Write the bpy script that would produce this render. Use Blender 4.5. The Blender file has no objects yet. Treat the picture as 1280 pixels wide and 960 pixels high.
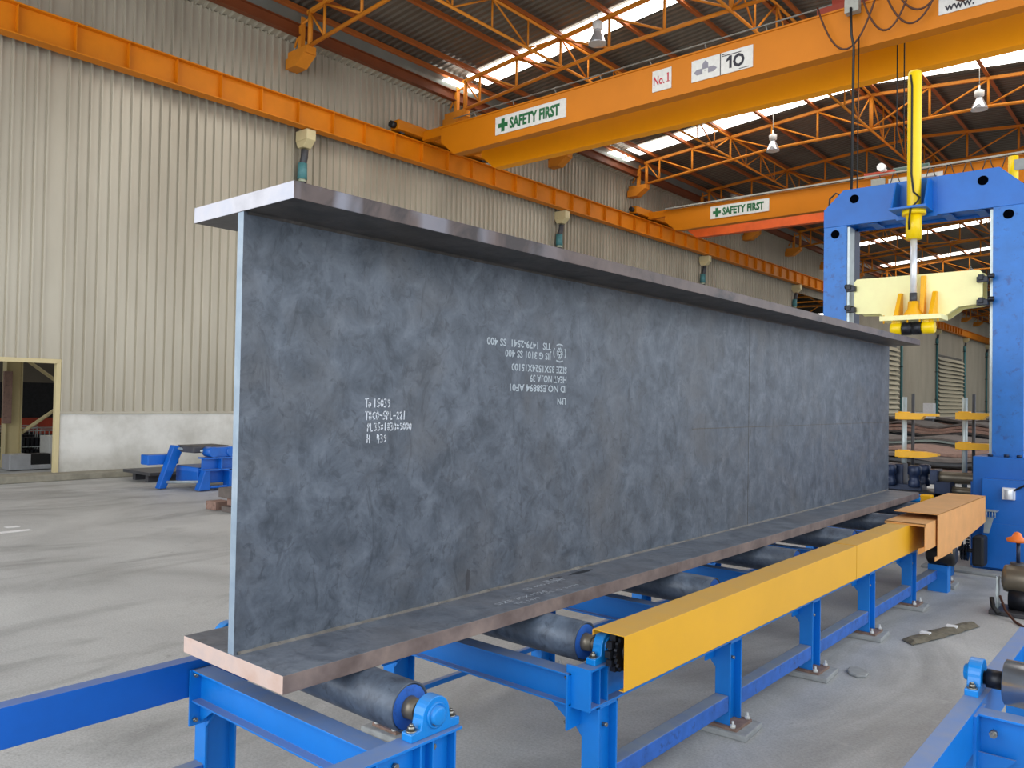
import bpy, bmesh, math, random
from mathutils import Vector, Matrix
R = random.Random(7)
scene = bpy.context.scene
COL = scene.collection
PI = math.pi

# ------------------------------------------------------------------ materials
def lin(c):
    return tuple(((x/255)/12.92 if x/255 <= .04045 else ((x/255+.055)/1.055)**2.4) for x in c)
class NT:
    def __init__(s, name):
        s.m = bpy.data.materials.new(name); s.m.use_nodes = True
        s.t = s.m.node_tree; s.N = s.t.nodes; s.L = s.t.links
        s.b = s.N['Principled BSDF']
        tc = s.N.new('ShaderNodeTexCoord'); s.gen = tc.outputs['Object']
        g = s.N.new('ShaderNodeNewGeometry'); s.pos = g.outputs['Position']; s.nrm = g.outputs['Normal']
    def noise(s, scale, detail=4, rough=.55, stretch=None, dist=0, obj=False):
        n = s.N.new('ShaderNodeTexNoise'); n.inputs['Scale'].default_value = scale
        n.inputs['Detail'].default_value = detail; n.inputs['Roughness'].default_value = rough
        n.inputs['Distortion'].default_value = dist
        src = s.gen if obj else s.pos
        if stretch:
            mp = s.N.new('ShaderNodeMapping'); mp.inputs['Scale'].default_value = stretch
            s.L.new(src, mp.inputs['Vector']); src = mp.outputs['Vector']
        s.L.new(src, n.inputs['Vector']); return n.outputs['Fac']
    def ramp(s, fac, stops):
        r = s.N.new('ShaderNodeValToRGB'); e = r.color_ramp.elements
        while len(e) < len(stops): e.new(.5)
        for el, (p, c) in zip(e, stops):
            el.position = p; el.color = (*c, 1) if len(c) == 3 else c
        s.L.new(fac, r.inputs['Fac']); return r.outputs['Color']
    def mix(s, fac, a, b, mode='MIX'):
        m = s.N.new('ShaderNodeMix'); m.data_type = 'RGBA'; m.blend_type = mode
        for k, v in ((0, fac), (6, a), (7, b)):
            if isinstance(v, (int, float)): m.inputs[k].default_value = v
            elif isinstance(v, tuple): m.inputs[k].default_value = (*v, 1)
            else: s.L.new(v, m.inputs[k])
        return m.outputs[2]
    def math(s, op, a, b=0.0, clamp=False):
        m = s.N.new('ShaderNodeMath'); m.operation = op; m.use_clamp = clamp
        for k, v in ((0, a), (1, b)):
            if isinstance(v, (int, float)): m.inputs[k].default_value = v
            else: s.L.new(v, m.inputs[k])
        return m.outputs[0]
    def sep(s, v):
        n = s.N.new('ShaderNodeSeparateXYZ'); s.L.new(v, n.inputs[0]); return n.outputs
    def bump(s, fac, strength, dist=.01):
        n = s.N.new('ShaderNodeBump'); n.inputs['Strength'].default_value = strength
        n.inputs['Distance'].default_value = dist
        s.L.new(fac, n.inputs['Height']); s.L.new(n.outputs[0], s.b.inputs['Normal'])
    def out(s, col=None, rough=.5, metal=0., spec=None):
        if col is not None:
            if isinstance(col, tuple): s.b.inputs['Base Color'].default_value = (*col, 1)
            else: s.L.new(col, s.b.inputs['Base Color'])
        if isinstance(rough, (int, float)): s.b.inputs['Roughness'].default_value = rough
        else: s.L.new(rough, s.b.inputs['Roughness'])
        s.b.inputs['Metallic'].default_value = metal
        if spec is not None: s.b.inputs['Specular IOR Level'].default_value = spec
        return s.m

def paint(name, rgb, rough=.45, var=.12, scale=3., dust=0., dustcol=(150,150,150), dark=None, metal=0, spec=.5):
    n = NT(name); c = lin(rgb)
    a = tuple(x*(1-var) for x in c); b = tuple(min(1, x*(1+var)) for x in c)
    f = n.noise(scale, 5, .6)
    col = n.ramp(f, [(.3, a), (.7, b)])
    if dark:
        f2 = n.noise(scale*2.3, 6, .65)
        col = n.mix(n.ramp(f2, [(.56, (0,0,0)), (.68, (.7,.7,.7))]), col, lin(dark))
    if dust:
        z = n.sep(n.nrm)[2]
        g = n.math('MULTIPLY', n.math('SUBTRACT', z, .6, True), 2.5*dust, True)
        g = n.math('MULTIPLY', g, n.math('ADD', n.noise(9, 3), .45), True)
        col = n.mix(g, col, lin(dustcol))
    return n.out(col, rough, metal, spec)

def plain(name, rgb, rough=.5, metal=0., emit=0, spec=None):
    n = NT(name); f = n.noise(12, 3)
    c = lin(rgb)
    col = n.ramp(f, [(.3, tuple(x*.92 for x in c)), (.7, tuple(min(1, x*1.05) for x in c))])
    m = n.out(col, rough, metal, spec)
    if emit:
        n.b.inputs['Emission Color'].default_value = (*c, 1); n.b.inputs['Emission Strength'].default_value = emit
    return m

M = {}
M['blue'] = paint('blue_paint', (0,118,206), .42, .10, 2.5, .8, (122,134,160))
M['blue_shaded'] = paint('shaded_blue_paint', (0,92,186), .42, .10, 2.5, .6, (120,132,158))  # shaded tone of the blue paint, set as its own colour
M['blue_machine'] = paint('machine_blue_paint', (0,102,192), .38, .10, 3.0, .3, (120,135,165), dark=None)
M['blue_col'] = paint('scuffed_blue_paint', (18,112,198), .38, .12, 5.0, .3, (150,165,190), dark=(30,70,140))
M['blue_worn'] = paint('worn_blue_paint', (42,98,182), .6, .2, 9.0, 1., (128,138,152), dark=(40,60,110))
M['blue_house'] = paint('bearing_blue_paint', (8,128,208), .3, .08, 8.0, .2)
M['yellow_guard'] = paint('ochre_yellow_paint', (232,172,34), .42, .05, 1.5, .45, (196,165,110))
M['tan_guard'] = paint('tan_primer_paint', (222,160,92), .6, .10, 4., .3, (185,150,110))
M['yellow'] = paint('cylinder_yellow_paint', (250,212,6), .35, .05, 3.)
M['yellow_arm'] = paint('arm_yellow_paint', (246,180,4), .45, .06, 6.)
M['yellow_overlit'] = paint('overlit_yellow_paint', (255,247,184), .5, .04, 5., spec=.4)  # yellow bleached by strong light, the overexposure put into the colour
M['orange'] = paint('crane_orange_paint', (192,112,0), .5, .07, .7, spec=.3)
M['orange_lit'] = paint('lit_orange_paint', (246,158,0), .5, .05, .7, spec=.3)  # crane orange with the rear girder's light painted in
M['orange_runway'] = paint('runway_orange_paint', (208,120,0), .55, .12, .9, spec=.3)
M['orange_shaded'] = paint('shaded_orange_paint', (200,84,22), .5, .2, 1.2)  # crane orange with the far rear girder's shade painted in
M['orange_truss'] = paint('truss_orange_paint', (208,128,34), .55, .10, 1.5, spec=.3)
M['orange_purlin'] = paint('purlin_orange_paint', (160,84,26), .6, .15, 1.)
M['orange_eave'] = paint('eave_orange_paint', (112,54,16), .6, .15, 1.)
M['black'] = plain('black_rubber', (18,18,20), .5)
M['black_steel'] = paint('black_oily_steel', (38,40,46), .4, .3, 12, metal=.5)
M['dark_blue_steel'] = paint('dark_blue_steel', (28,42,70), .4, .3, 9, metal=.2)
M['void'] = plain('dark_void', (5,6,10), .9, spec=0)
M['hoist_green'] = plain('hoist_dark_green', (24,62,52), .5)
M['chrome'] = plain('chrome_rod', (235,238,242), .3, .35)
M['bolt'] = plain('zinc_bolt', (150,148,140), .35, .9)
M['grey_pipe'] = plain('grey_pipe', (150,152,145), .5)
M['white_sign'] = plain('white_sign', (208,208,204), .6)
M['green_ink'] = plain('green_lettering', (8,92,48), .6)
M['red_ink'] = plain('red_lettering', (178,44,62), .6)
M['black_ink'] = plain('black_lettering', (30,30,44), .6)
M['grey_ink'] = plain('grey_lettering', (130,128,140), .6)
M['chalk'] = plain('white_chalk', (214,218,224), .9)
M['stencil'] = plain('white_stencil_paint', (172,180,186), .9)
M['stencil_faint'] = plain('faint_stencil_paint', (176,182,190), .9)
M['cream'] = paint('cream_paint', (205,190,145), .5, .06, 3.)
M['cream_pale'] = plain('pale_plastic', (196,204,180), .5)
M['teal'] = plain('teal_sleeve', (74,128,132), .5)
M['lamp_white'] = plain('lamp_enamel', (225,225,220), .3)
M['lamp_glass'] = plain('lamp_reflector', (225,228,232), .15, .6)
M['grout'] = paint('white_grout', (150,152,151), .9, .16, 14.)
M['rust_plate'] = paint('rusty_base_plate', (128,104,92), .8, .25, 16., dark=(70,60,55))
M['rag'] = paint('dirty_rag', (104,98,84), .95, .3, 20.)
M['white'] = plain('white_tape', (226,226,226), .8)
M['dark_metal'] = paint('dark_steel', (62,62,66), .5, .3, 4.)
M['brown_block'] = paint('rusty_block', (140,112,100), .8, .2, 6., dark=(80,66,60))
M['grey_block'] = paint('grey_steel_block', (98,90,86), .7, .2, 6.)
M['orange_knob'] = plain('orange_plastic', (238,120,40), .4)
M['guide'] = paint('bare_guide_steel', (176,186,186), .3, .15, 7., metal=.3)
M['shaft_grey'] = paint('oily_shaft_steel', (112,104,90), .35, .12, 5., metal=.4)
M['bright_roller'] = paint('bright_turned_steel', (170,172,176), .24, .12, 6., metal=.85)
M['gutter'] = paint('gutter_steel', (118,124,118), .35, .15, .8, metal=.5)
M['copper_wire'] = plain('brown_cable', (70,36,20), .6)
M['red_rack'] = paint('red_oxide_steel', (150,52,30), .6, .2, 2.)
M['sheetmetal'] = paint('galvanised_sheet', (190,192,196), .35, .1, 5., metal=.4)
M['weld'] = paint('weld_bead', (112,108,102), .6, .4, 9., dark=(66,64,62), metal=.2)

def mill(name, c0, c1, c2, warm, rough=(.36,.6)):
    n = NT(name)
    f = n.noise(5.5, 8, .68, dist=.5)
    col = n.ramp(f, [(.32, lin(c0)), (.5, lin(c1)), (.68, lin(c2))])
    f3 = n.noise(1.6, 5, .6, dist=.4)
    col = n.mix(n.ramp(f3, [(.48, (0,0,0)), (.68, (.55,.55,.55))]), col, lin(warm))
    f2 = n.noise(13, 5, .65, dist=1.2)
    col = n.mix(n.ramp(f2, [(.34, (.5,.5,.5)), (.46, (0,0,0))]), col, lin(tuple(x*.8 for x in c0)))
    # sparse dark curved scuffs
    f4 = n.noise(2.6, 4, .6, stretch=(1, 2.4, .8), dist=2.2)
    col = n.mix(n.ramp(f4, [(.60, (0,0,0)), (.66, (.35,.35,.35)), (.72, (.1,.1,.1))]), col, lin(tuple(x*.6 for x in c0)))
    f5 = n.noise(45, 4, .6)
    col = n.mix(n.ramp(f5, [(.3, (.2,.2,.2)), (.6, (0,0,0))]), col, lin(tuple(x*.75 for x in c1)))
    r = n.math('ADD', n.math('MULTIPLY', f2, rough[1]-rough[0]), rough[0])
    n.bump(f5, .05, .003)
    return n.out(col, r, .1, .4)
M['web'] = mill('mill_scale_steel', (62,69,78), (85,92,102), (106,113,123), (94,93,94))
M['flange'] = mill('flange_mill_scale', (86,92,102), (110,116,126), (130,136,144), (120,118,120))
M['flange_under'] = mill('flange_underside_shade', (58,56,54), (78,74,70), (98,92,88), (90,82,74))  # brownish scale, darkened to paint in the shade below the top flange
M['roller'] = mill('roller_steel', (62,68,80), (82,92,106), (104,116,132), (86,86,90), (.3,.45))
def cut_edge(name, a, b, c, rough=.5, metal=.2):
    n = NT(name)
    f = n.noise(5, 5, .6); col = n.ramp(f, [(.32, lin(a)), (.5, lin(b)), (.68, lin(c))])
    return n.out(col, rough, metal)
M['edge_white'] = cut_edge('fresh_cut_edge', (168,166,172), (184,182,188), (172,174,186), .45, .0)
M['edge_blue'] = cut_edge('web_cut_edge', (118,134,150), (132,148,162), (152,164,176), .45, .1)
M['edge_pink'] = cut_edge('flame_cut_edge', (186,156,140), (196,172,160), (176,160,156), .7, 0)
M['edge_brown'] = cut_edge('rusty_side_edge', (96,80,74), (118,102,96), (140,122,112), .6, .1)
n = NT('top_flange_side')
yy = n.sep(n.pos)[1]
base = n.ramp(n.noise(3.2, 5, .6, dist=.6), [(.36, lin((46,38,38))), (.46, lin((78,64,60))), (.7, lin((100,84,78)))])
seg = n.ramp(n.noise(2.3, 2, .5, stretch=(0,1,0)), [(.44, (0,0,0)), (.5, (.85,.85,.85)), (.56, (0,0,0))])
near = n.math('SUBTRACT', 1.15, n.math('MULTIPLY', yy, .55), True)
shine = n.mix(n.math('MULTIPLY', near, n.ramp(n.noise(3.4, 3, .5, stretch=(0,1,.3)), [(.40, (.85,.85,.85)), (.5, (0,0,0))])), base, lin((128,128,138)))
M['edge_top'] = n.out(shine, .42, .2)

def concrete():
    n = NT('concrete_floor')
    f = n.noise(.45, 7, .62, dist=.8)
    col = n.ramp(f, [(.3, lin((162,163,162))), (.5, lin((184,185,184))), (.7, lin((200,201,199)))])
    f2 = n.noise(.8, 6, .6, stretch=(1, .35, 1), dist=1.6)
    col = n.mix(n.ramp(f2, [(.34, (.55,.55,.55)), (.5, (0,0,0))]), col, lin((124,124,123)))
    f3 = n.noise(60, 5, .7)
    col = n.mix(n.ramp(f3, [(.35, (.35,.35,.35)), (.6, (0,0,0))]), col, lin((104,103,100)))
    f4 = n.noise(5.5, 6, .7, dist=.3)
    col = n.mix(n.ramp(f4, [(.64, (0,0,0)), (.74, (.5,.5,.5))]), col, lin((92,92,90)))
    # long pale scrape marks
    f5 = n.noise(.55, 3, .5, stretch=(.5, 3, 1), dist=4.)
    col = n.mix(n.ramp(f5, [(.497, (0,0,0)), (.5, (.35,.35,.35)), (.503, (0,0,0))]), col, lin((196,196,192)))
    n.bump(f3, .1, .004)
    return n.out(col, n.math('ADD', n.math('MULTIPLY', f, .25), .42), 0, .35)
M['floor'] = concrete()

n = NT('cladding_sheet')
f = n.noise(.5, 5, .6, stretch=(1, 1, .3))
col = n.ramp(f, [(.3, lin((166,158,141))), (.7, lin((188,181,164)))])
z = n.sep(n.pos)[2]
M['cladding'] = n.out(col, .36, .3, .5)
n = NT('dado_render')
f = n.noise(.9, 6, .65)
col = n.ramp(f, [(.35, lin((196,194,186))), (.6, lin((224,223,217)))])
z = n.sep(n.pos)[2]
low = n.math('MULTIPLY', n.math('SUBTRACT', .75, z, True), 1.1, True)
low = n.math('MULTIPLY', low, n.math('ADD', n.noise(2.2, 6, .7), .1), True)
col = n.mix(low, col, lin((120,114,98)))
M['dado'] = n.out(col, .85)
n = NT('roof_sheet')
f = n.noise(.3, 5, .6)
M['roof'] = n.out(n.ramp(f, [(.3, lin((84,79,70))), (.7, lin((112,106,96)))]), .4, .3)
M['curb'] = paint('curb_concrete', (140,136,122), .9, .2, 4.)
n = NT('skylight_panel')
n.out(lin((255,252,240)), .5)
n.b.inputs['Emission Color'].default_value = (1, .985, .93, 1); n.b.inputs['Emission Strength'].default_value = 5.5
M['skylight'] = n.m
M['louvre'] = paint('louvre_cream', (214,204,178), .5, .05, 3.)
M['dark_wall'] = paint('dim_sheet', (120,112,98), .6, .15, .4)

# ------------------------------------------------------------------ geometry helpers
class MB:
    def __init__(s): s.bm = bmesh.new()
    def _f(s, vs, m):
        try:
            f = s.bm.faces.new(vs); f.material_index = m; return f
        except ValueError: return None
    def box(s, x0, x1, y0, y1, z0, z1, m=0):
        v = [s.bm.verts.new((x, y, z)) for x in (x0, x1) for y in (y0, y1) for z in (z0, z1)]
        for q in ((0,1,3,2),(4,6,7,5),(0,4,5,1),(2,3,7,6),(0,2,6,4),(1,5,7,3)): s._f([v[i] for i in q], m)
        return s
    def prism(s, pts, axis, t0, t1, m=0, cap=None):
        mp = {'X': lambda a,b,t:(t,a,b), 'Y': lambda a,b,t:(a,t,b), 'Z': lambda a,b,t:(a,b,t)}[axis]
        A = [s.bm.verts.new(mp(a,b,t0)) for a,b in pts]; B = [s.bm.verts.new(mp(a,b,t1)) for a,b in pts]
        k = len(pts)
        for i in range(k): s._f([A[i], A[(i+1)%k], B[(i+1)%k], B[i]], m)
        s._f(A[::-1], m if cap is None else cap); s._f(B, m if cap is None else cap)
        return s
    def cyl(s, p0, p1, r0, r1=None, n=20, m=0, caps=True):
        p0, p1 = Vector(p0), Vector(p1); r1 = r0 if r1 is None else r1
        d = (p1-p0).normalized(); a = d.orthogonal().normalized(); b = d.cross(a)
        A = [s.bm.verts.new(p0+(a*math.cos(2*PI*i/n)+b*math.sin(2*PI*i/n))*r0) for i in range(n)]
        B = [s.bm.verts.new(p1+(a*math.cos(2*PI*i/n)+b*math.sin(2*PI*i/n))*r1) for i in range(n)]
        for i in range(n):
            f = s._f([A[i], A[(i+1)%n], B[(i+1)%n], B[i]], m)
            if f: f.smooth = True
        if caps: s._f(A[::-1], m); s._f(B, m)
        return s
    def lathe(s, prof, p0, axis, n=28, m=0):
        p0 = Vector(p0); d = Vector(axis).normalized(); a = d.orthogonal().normalized(); b = d.cross(a)
        rings = [[s.bm.verts.new(p0+d*t+(a*math.cos(2*PI*i/n)+b*math.sin(2*PI*i/n))*max(r,1e-4)) for i in range(n)] for r,t in prof]
        for A, B in zip(rings, rings[1:]):
            for i in range(n):
                f = s._f([A[i], A[(i+1)%n], B[(i+1)%n], B[i]], m)
                if f: f.smooth = True
        s._f(rings[0][::-1], m); s._f(rings[-1], m)
        return s
    def tube(s, pts, r, n=8, m=0):
        pts = [Vector(p) for p in pts]; prev = None; rings = []
        for i, p in enumerate(pts):
            d = ((pts[min(i+1, len(pts)-1)]-pts[max(i-1, 0)])).normalized()
            a = d.orthogonal().normalized() if prev is None else (prev-d*prev.dot(d)).normalized()
            prev = a; b = d.cross(a)
            rings.append([s.bm.verts.new(p+(a*math.cos(2*PI*k/n)+b*math.sin(2*PI*k/n))*r) for k in range(n)])
        for A, B in zip(rings, rings[1:]):
            for k in range(n):
                f = s._f([A[k], A[(k+1)%n], B[(k+1)%n], B[k]], m)
                if f: f.smooth = True
        s._f(rings[0][::-1], m); s._f(rings[-1], m)
        return s
    def sheet(s, prof, mp, t0, t1, m=0):
        A = [s.bm.verts.new(mp(a, b, t0)) for a, b in prof]; B = [s.bm.verts.new(mp(a, b, t1)) for a, b in prof]
        for i in range(len(prof)-1): s._f([A[i], A[i+1], B[i+1], B[i]], m)
        return s
    def quad(s, a, b, c, d, m=0):
        s._f([s.bm.verts.new(p) for p in (a,b,c,d)], m); return s
    def rot(s, M_):
        bmesh.ops.transform(s.bm, matrix=M_, verts=s.bm.verts); return s
    def build(s, name, mats, parent=None, bevel=0, recalc=True):
        if recalc: bmesh.ops.recalc_face_normals(s.bm, faces=s.bm.faces)
        me = bpy.data.meshes.new(name)
        org = Vector(parent['_o']) if parent is not None and '_o' in parent else Vector((0,0,0))
        if org.length: bmesh.ops.translate(s.bm, verts=s.bm.verts, vec=-org)
        s.bm.to_mesh(me); s.bm.free()
        for mt in (mats if isinstance(mats, (list, tuple)) else [mats]): me.materials.append(M[mt])
        o = bpy.data.objects.new(name, me); COL.objects.link(o)
        if parent is not None: o.parent = parent; o['_o'] = tuple(org)
        if bevel:
            b = o.modifiers.new('bevel', 'BEVEL'); b.width = bevel; b.segments = 2; b.limit_method = 'ANGLE'
        return o
def pieces(mb, name, mats, parent, bevel=0, gap=.0015):
    """one object per separate piece of a mesh builder"""
    bm = mb.bm; bm.verts.ensure_lookup_table(); bm.verts.index_update()
    seen = {}; comps = []
    for v in bm.verts:
        if v in seen: continue
        st = [v]; seen[v] = len(comps); cur = []
        while st:
            a = st.pop(); cur.append(a)
            for e in a.link_edges:
                b = e.other_vert(a)
                if b not in seen: seen[b] = len(comps); st.append(b)
        comps.append(cur)
    boxes = [[min(v.co[i] for v in c) for i in range(3)]+[max(v.co[i] for v in c) for i in range(3)] for c in comps]
    grp = list(range(len(comps)))
    def root(i):
        while grp[i] != i: i = grp[i]
        return i
    for i in range(len(comps)):
        for j in range(i):
            if all(boxes[i][k] <= boxes[j][k+3]+gap and boxes[j][k] <= boxes[i][k+3]+gap for k in range(3)): grp[root(i)] = root(j)
    out = []
    for g in sorted({root(i) for i in range(len(comps))}):
        nb = MB(); mp_ = {}
        for i, c in enumerate(comps):
            if root(i) == g:
                for v in c: mp_[v] = nb.bm.verts.new(v.co)
        for f in bm.faces:
            if f.verts[0] in mp_:
                nf = nb.bm.faces.new([mp_[v] for v in f.verts]); nf.material_index = f.material_index; nf.smooth = f.smooth
        out.append(nb.build(name, mats, parent, bevel))
    bm.free(); return out
def thing(name, label, cat, loc=(0,0,0), group=None):
    o = bpy.data.objects.new(name, None); COL.objects.link(o); o.location = loc; o['_o'] = tuple(loc)
    o.empty_display_size = .1
    o['label'] = label; o['category'] = cat
    if group: o['group'] = group
    return o
def tag(o, label, cat, group=None, kind=None):
    o['label'] = label; o['category'] = cat
    if group: o['group'] = group
    if kind: o['kind'] = kind
    return o
def struct(o, label=None, cat=None):
    o['kind'] = 'structure'
    if label: o['label'] = label
    if cat: o['category'] = cat
    return o
def dup(root, loc, label=None):
    def cp(o, par):
        c = o.copy(); COL.objects.link(c)
        if par is not None: c.parent = par
        for ch in [x for x in COL.objects if x.parent == o]: cp(ch, c)
        return c
    r = cp(root, None); r.location = loc
    if label: r['label'] = label
    return r
def ip(h, w, tf, tw, c=(0,0), flip=False):      # I profile: web vertical in 2nd coord
    a, b = w/2, h/2; t = tw/2
    p = [(-a,-b),(a,-b),(a,-b+tf),(t,-b+tf),(t,b-tf),(a,b-tf),(a,b),(-a,b),(-a,b-tf),(-t,b-tf),(-t,-b+tf),(-a,-b+tf)]
    if flip: p = [(y, x) for x, y in p]
    return [(x+c[0], y+c[1]) for x, y in p]
def text(name, body, size, origin, right, up, mat, parent=None, sx=1., thick=0., bold=0.0, align='LEFT'):
    cu = bpy.data.curves.new('tmp', 'FONT'); cu.body = body; cu.size = size; cu.align_x = align
    cu.offset = bold; cu.resolution_u = 2
    o = bpy.data.objects.new('tmp', cu); COL.objects.link(o)
    dg = bpy.context.evaluated_depsgraph_get(); me = bpy.data.meshes.new_from_object(o.evaluated_get(dg))
    COL.objects.unlink(o); bpy.data.objects.remove(o); bpy.data.curves.remove(cu)
    r, u = Vector(right), Vector(up); q = Vector(origin)
    org = Vector(parent['_o']) if parent is not None else Vector((0,0,0))
    for v in me.vertices: v.co = q + r*(v.co.x*sx) + u*v.co.y - org
    me.name = name; me.materials.clear(); me.materials.append(M[mat])
    ob = bpy.data.objects.new(name, me); COL.objects.link(ob)
    if parent is not None: ob.parent = parent; ob['_o'] = tuple(org)
    return ob

# ------------------------------------------------------------------ camera
cam = bpy.data.cameras.new('camera'); co = bpy.data.objects.new('camera', cam); COL.objects.link(co)
yaw, pitch, roll, F = (0.70796, 0.01939, 0.01697, 1005.34)
fw = Vector((-math.sin(yaw)*math.cos(pitch), math.cos(yaw)*math.cos(pitch), math.sin(pitch)))
rt = Vector((math.cos(yaw), math.sin(yaw), 0)); up = rt.cross(fw)
c_, s_ = math.cos(roll), math.sin(roll)
r2 = rt*c_ + up*s_; u2 = up*c_ - rt*s_
mw = Matrix((r2, u2, -fw)).transposed().to_4x4(); mw.translation = (3.0332, -1.7869, 2.0680)
co.matrix_world = mw
cam.sensor_width = 36; cam.lens = F/1280*36; cam.clip_end = 400; cam.clip_start = .05
scene.camera = co

# ------------------------------------------------------------------ setting
WX = -17.6; YA, YB = -9.0, 124.0; RX = 4.6
def roofz(x): return 14.38 - .083*abs(x+6.64)
mb = MB(); mb.box(-60, 30, -30, 160, -.25, 0); struct(mb.build('floor', 'floor'))

def ribs(y0, y1, pitch=.25, w=.032, t=.004, h=.07):
    pr = [(0, y0)]; y = y0 + pitch*.5
    while y < y1-.1:
        pr += [(0, y-w-t/2), (h, y-w/2), (h, y+w/2), (0, y+w+t/2)]; y += pitch
    pr.append((0, y1)); return pr
TOPZ = 12.62
mb = MB(); mp = lambda a, b, t: (WX+a, b, t)
DY0, DY1, DZ = 1.2, 5.66, 2.74                     # doorway
OY0, OY1 = 51.2, 63.0                              # opening to the next bay
mb.sheet(ribs(YA, DY0), mp, 1.6, TOPZ); mb.sheet(ribs(DY0, DY1+.0), mp, DZ+.04, TOPZ)
mb.sheet(ribs(DY1, OY0), mp, 1.6, TOPZ); mb.sheet(ribs(OY0, OY1), mp, 9.6, TOPZ)
mb.sheet(ribs(OY1, YB), mp, 1.6, TOPZ)
struct(mb.build('wall_left', 'cladding', recalc=False))
mb = MB(); mb.box(WX-.2, WX+.02, YA, DY0, 0, 1.55).box(WX-.2, WX+.02, DY1+.12, OY0, 0, 1.55).box(WX-.2, WX+.02, OY1, YB, 0, 1.55)
struct(mb.build('wall_left', 'dado'), 'white rendered low wall below the cladding')
mb = MB(); mb.box(WX-.1, WX+.06, DY1+.1, OY0, 1.55, 1.61).box(WX-.1, WX+.06, OY1, YB, 1.55, 1.61).box(WX-.1, WX+.06, YA, DY0, 1.55, 1.61)
struct(mb.build('trim_1', 'cladding'), 'metal drip flashing on top of the low wall')
mb = MB(); mb.box(WX-.3, WX+.5, YA, YB, 0, .16)
struct(mb.build('trim_2', 'curb', bevel=.02), 'concrete kerb along the foot of the left wall')
mb = MB(); mb.box(WX-.08, WX+.06, DY1, DY1+.1, .16, DZ+.1).box(WX-.08, WX+.1, DY0-.16, DY0, .16, DZ+.1).box(WX-.08, WX+.08, DY0, DY1, DZ, DZ+.1)
struct(mb.build('door_1', 'cream'), 'cream steel frame of the doorway in the left wall')
mb = MB(); mb.sheet([(a, b) for a, b in ribs(YA, YB)], lambda a, b, t: (t, b, TOPZ+.02+(t-WX)*.25-a), WX, WX+.42)
struct(mb.build('trim_3', 'cladding', recalc=False), 'ribbed soffit strip on top of the left wall')
# roof
def roofsheet(x0, x1):
    mb = MB(); mb.sheet(ribs(YA, YB, .25, .05, .05, .04), lambda a, b, t: (t, b, roofz(t)-a), x0, x1); return mb
struct(roofsheet(WX-.3, -6.64).build('ceiling', 'roof', recalc=False), 'ribbed grey roof sheeting, left slope')
struct(roofsheet(-6.64, RX).build('ceiling', 'roof', recalc=False), 'ribbed grey roof sheeting, right slope')
k = 0
for i, y in enumerate([18.5, 29.0, 57.3, 67.0]):
    mb = MB()
    for xa, xb in ((WX+.9, -6.74), (-6.54, RX-.6)):
        nseg = 4
        for j in range(nseg):
            a = xa+(xb-xa)*j/nseg; b = xa+(xb-xa)*(j+1)/nseg - .05
            mb.box(a, b, y, y+1.08, 0, .012)
            for v in mb.bm.verts[-8:] if False else []: pass
    for v in mb.bm.verts: v.co.z = roofz(v.co.x) - .052 - (.012 if v.co.z < .006 else 0)
    struct(mb.build('window_%d' % (i+1), 'skylight'), 'translucent skylight strip running up the roof slope')
for i, (y, x) in enumerate(((17.6, -17.55), (27.9, -17.5), (40.2,-17.5), (56.8, -17.5))):
    mb = MB(); mb.box(x, x+.9, y, y+.95, 13.12, 13.14); mb.box(x+.2, x+.9, y+1.15, y+1.6, 13.12, 13.14)
    struct(mb.build('window_%d' % (i+12), 'skylight'), 'small bright opening at the eave above the left wall')
mb = MB(); mb.sheet(ribs(WX-.3, RX), lambda a, b, t: (b, YB+.1-a, t), 0, 14.3); struct(mb.build('wall_back', 'cladding', recalc=False))
# louvres
for i, (y0, y1) in enumerate(((64.2, 74.9), (89.4, 100.6))):
    r = bpy.data.objects.new('window_%d' % (i+16), None); COL.objects.link(r); r.location = (WX, y0, 0); r['_o'] = (WX, y0, 0)
    struct(r, ('louvred vent beside the end of the steel beam', 'louvred vent framed by two drain pipes')[i])
    mb = MB(); z = 1.0
    while z < 7.2:
        mb.prism([(WX+.06, z+.34), (WX+.36, z), (WX+.39, z+.03), (WX+.09, z+.37)], 'Y', y0, y1); z += .42
    mb.build('slats', 'louvre', r)
    mb = MB(); mb.box(WX+.055, WX+.062, y0, y1, 1, 7.5); mb.build('backing', 'dark_metal', r)
# adjoining bay seen through doorway and opening
mb = MB(); mb.box(-46, -45.8, -20, 135, 0, 14); struct(mb.build('wall_side', 'dark_wall'))
mb = MB(); mb.box(-46, WX-.35, -20, 135, 13.6, 13.7); struct(mb.build('ceiling', 'dark_wall'), 'roof of the adjoining bay')
mb = MB(); mb.box(-46, WX-.35, 90, 90.2, 0, 13.6); struct(mb.build('wall_end', 'dark_wall'))

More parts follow.
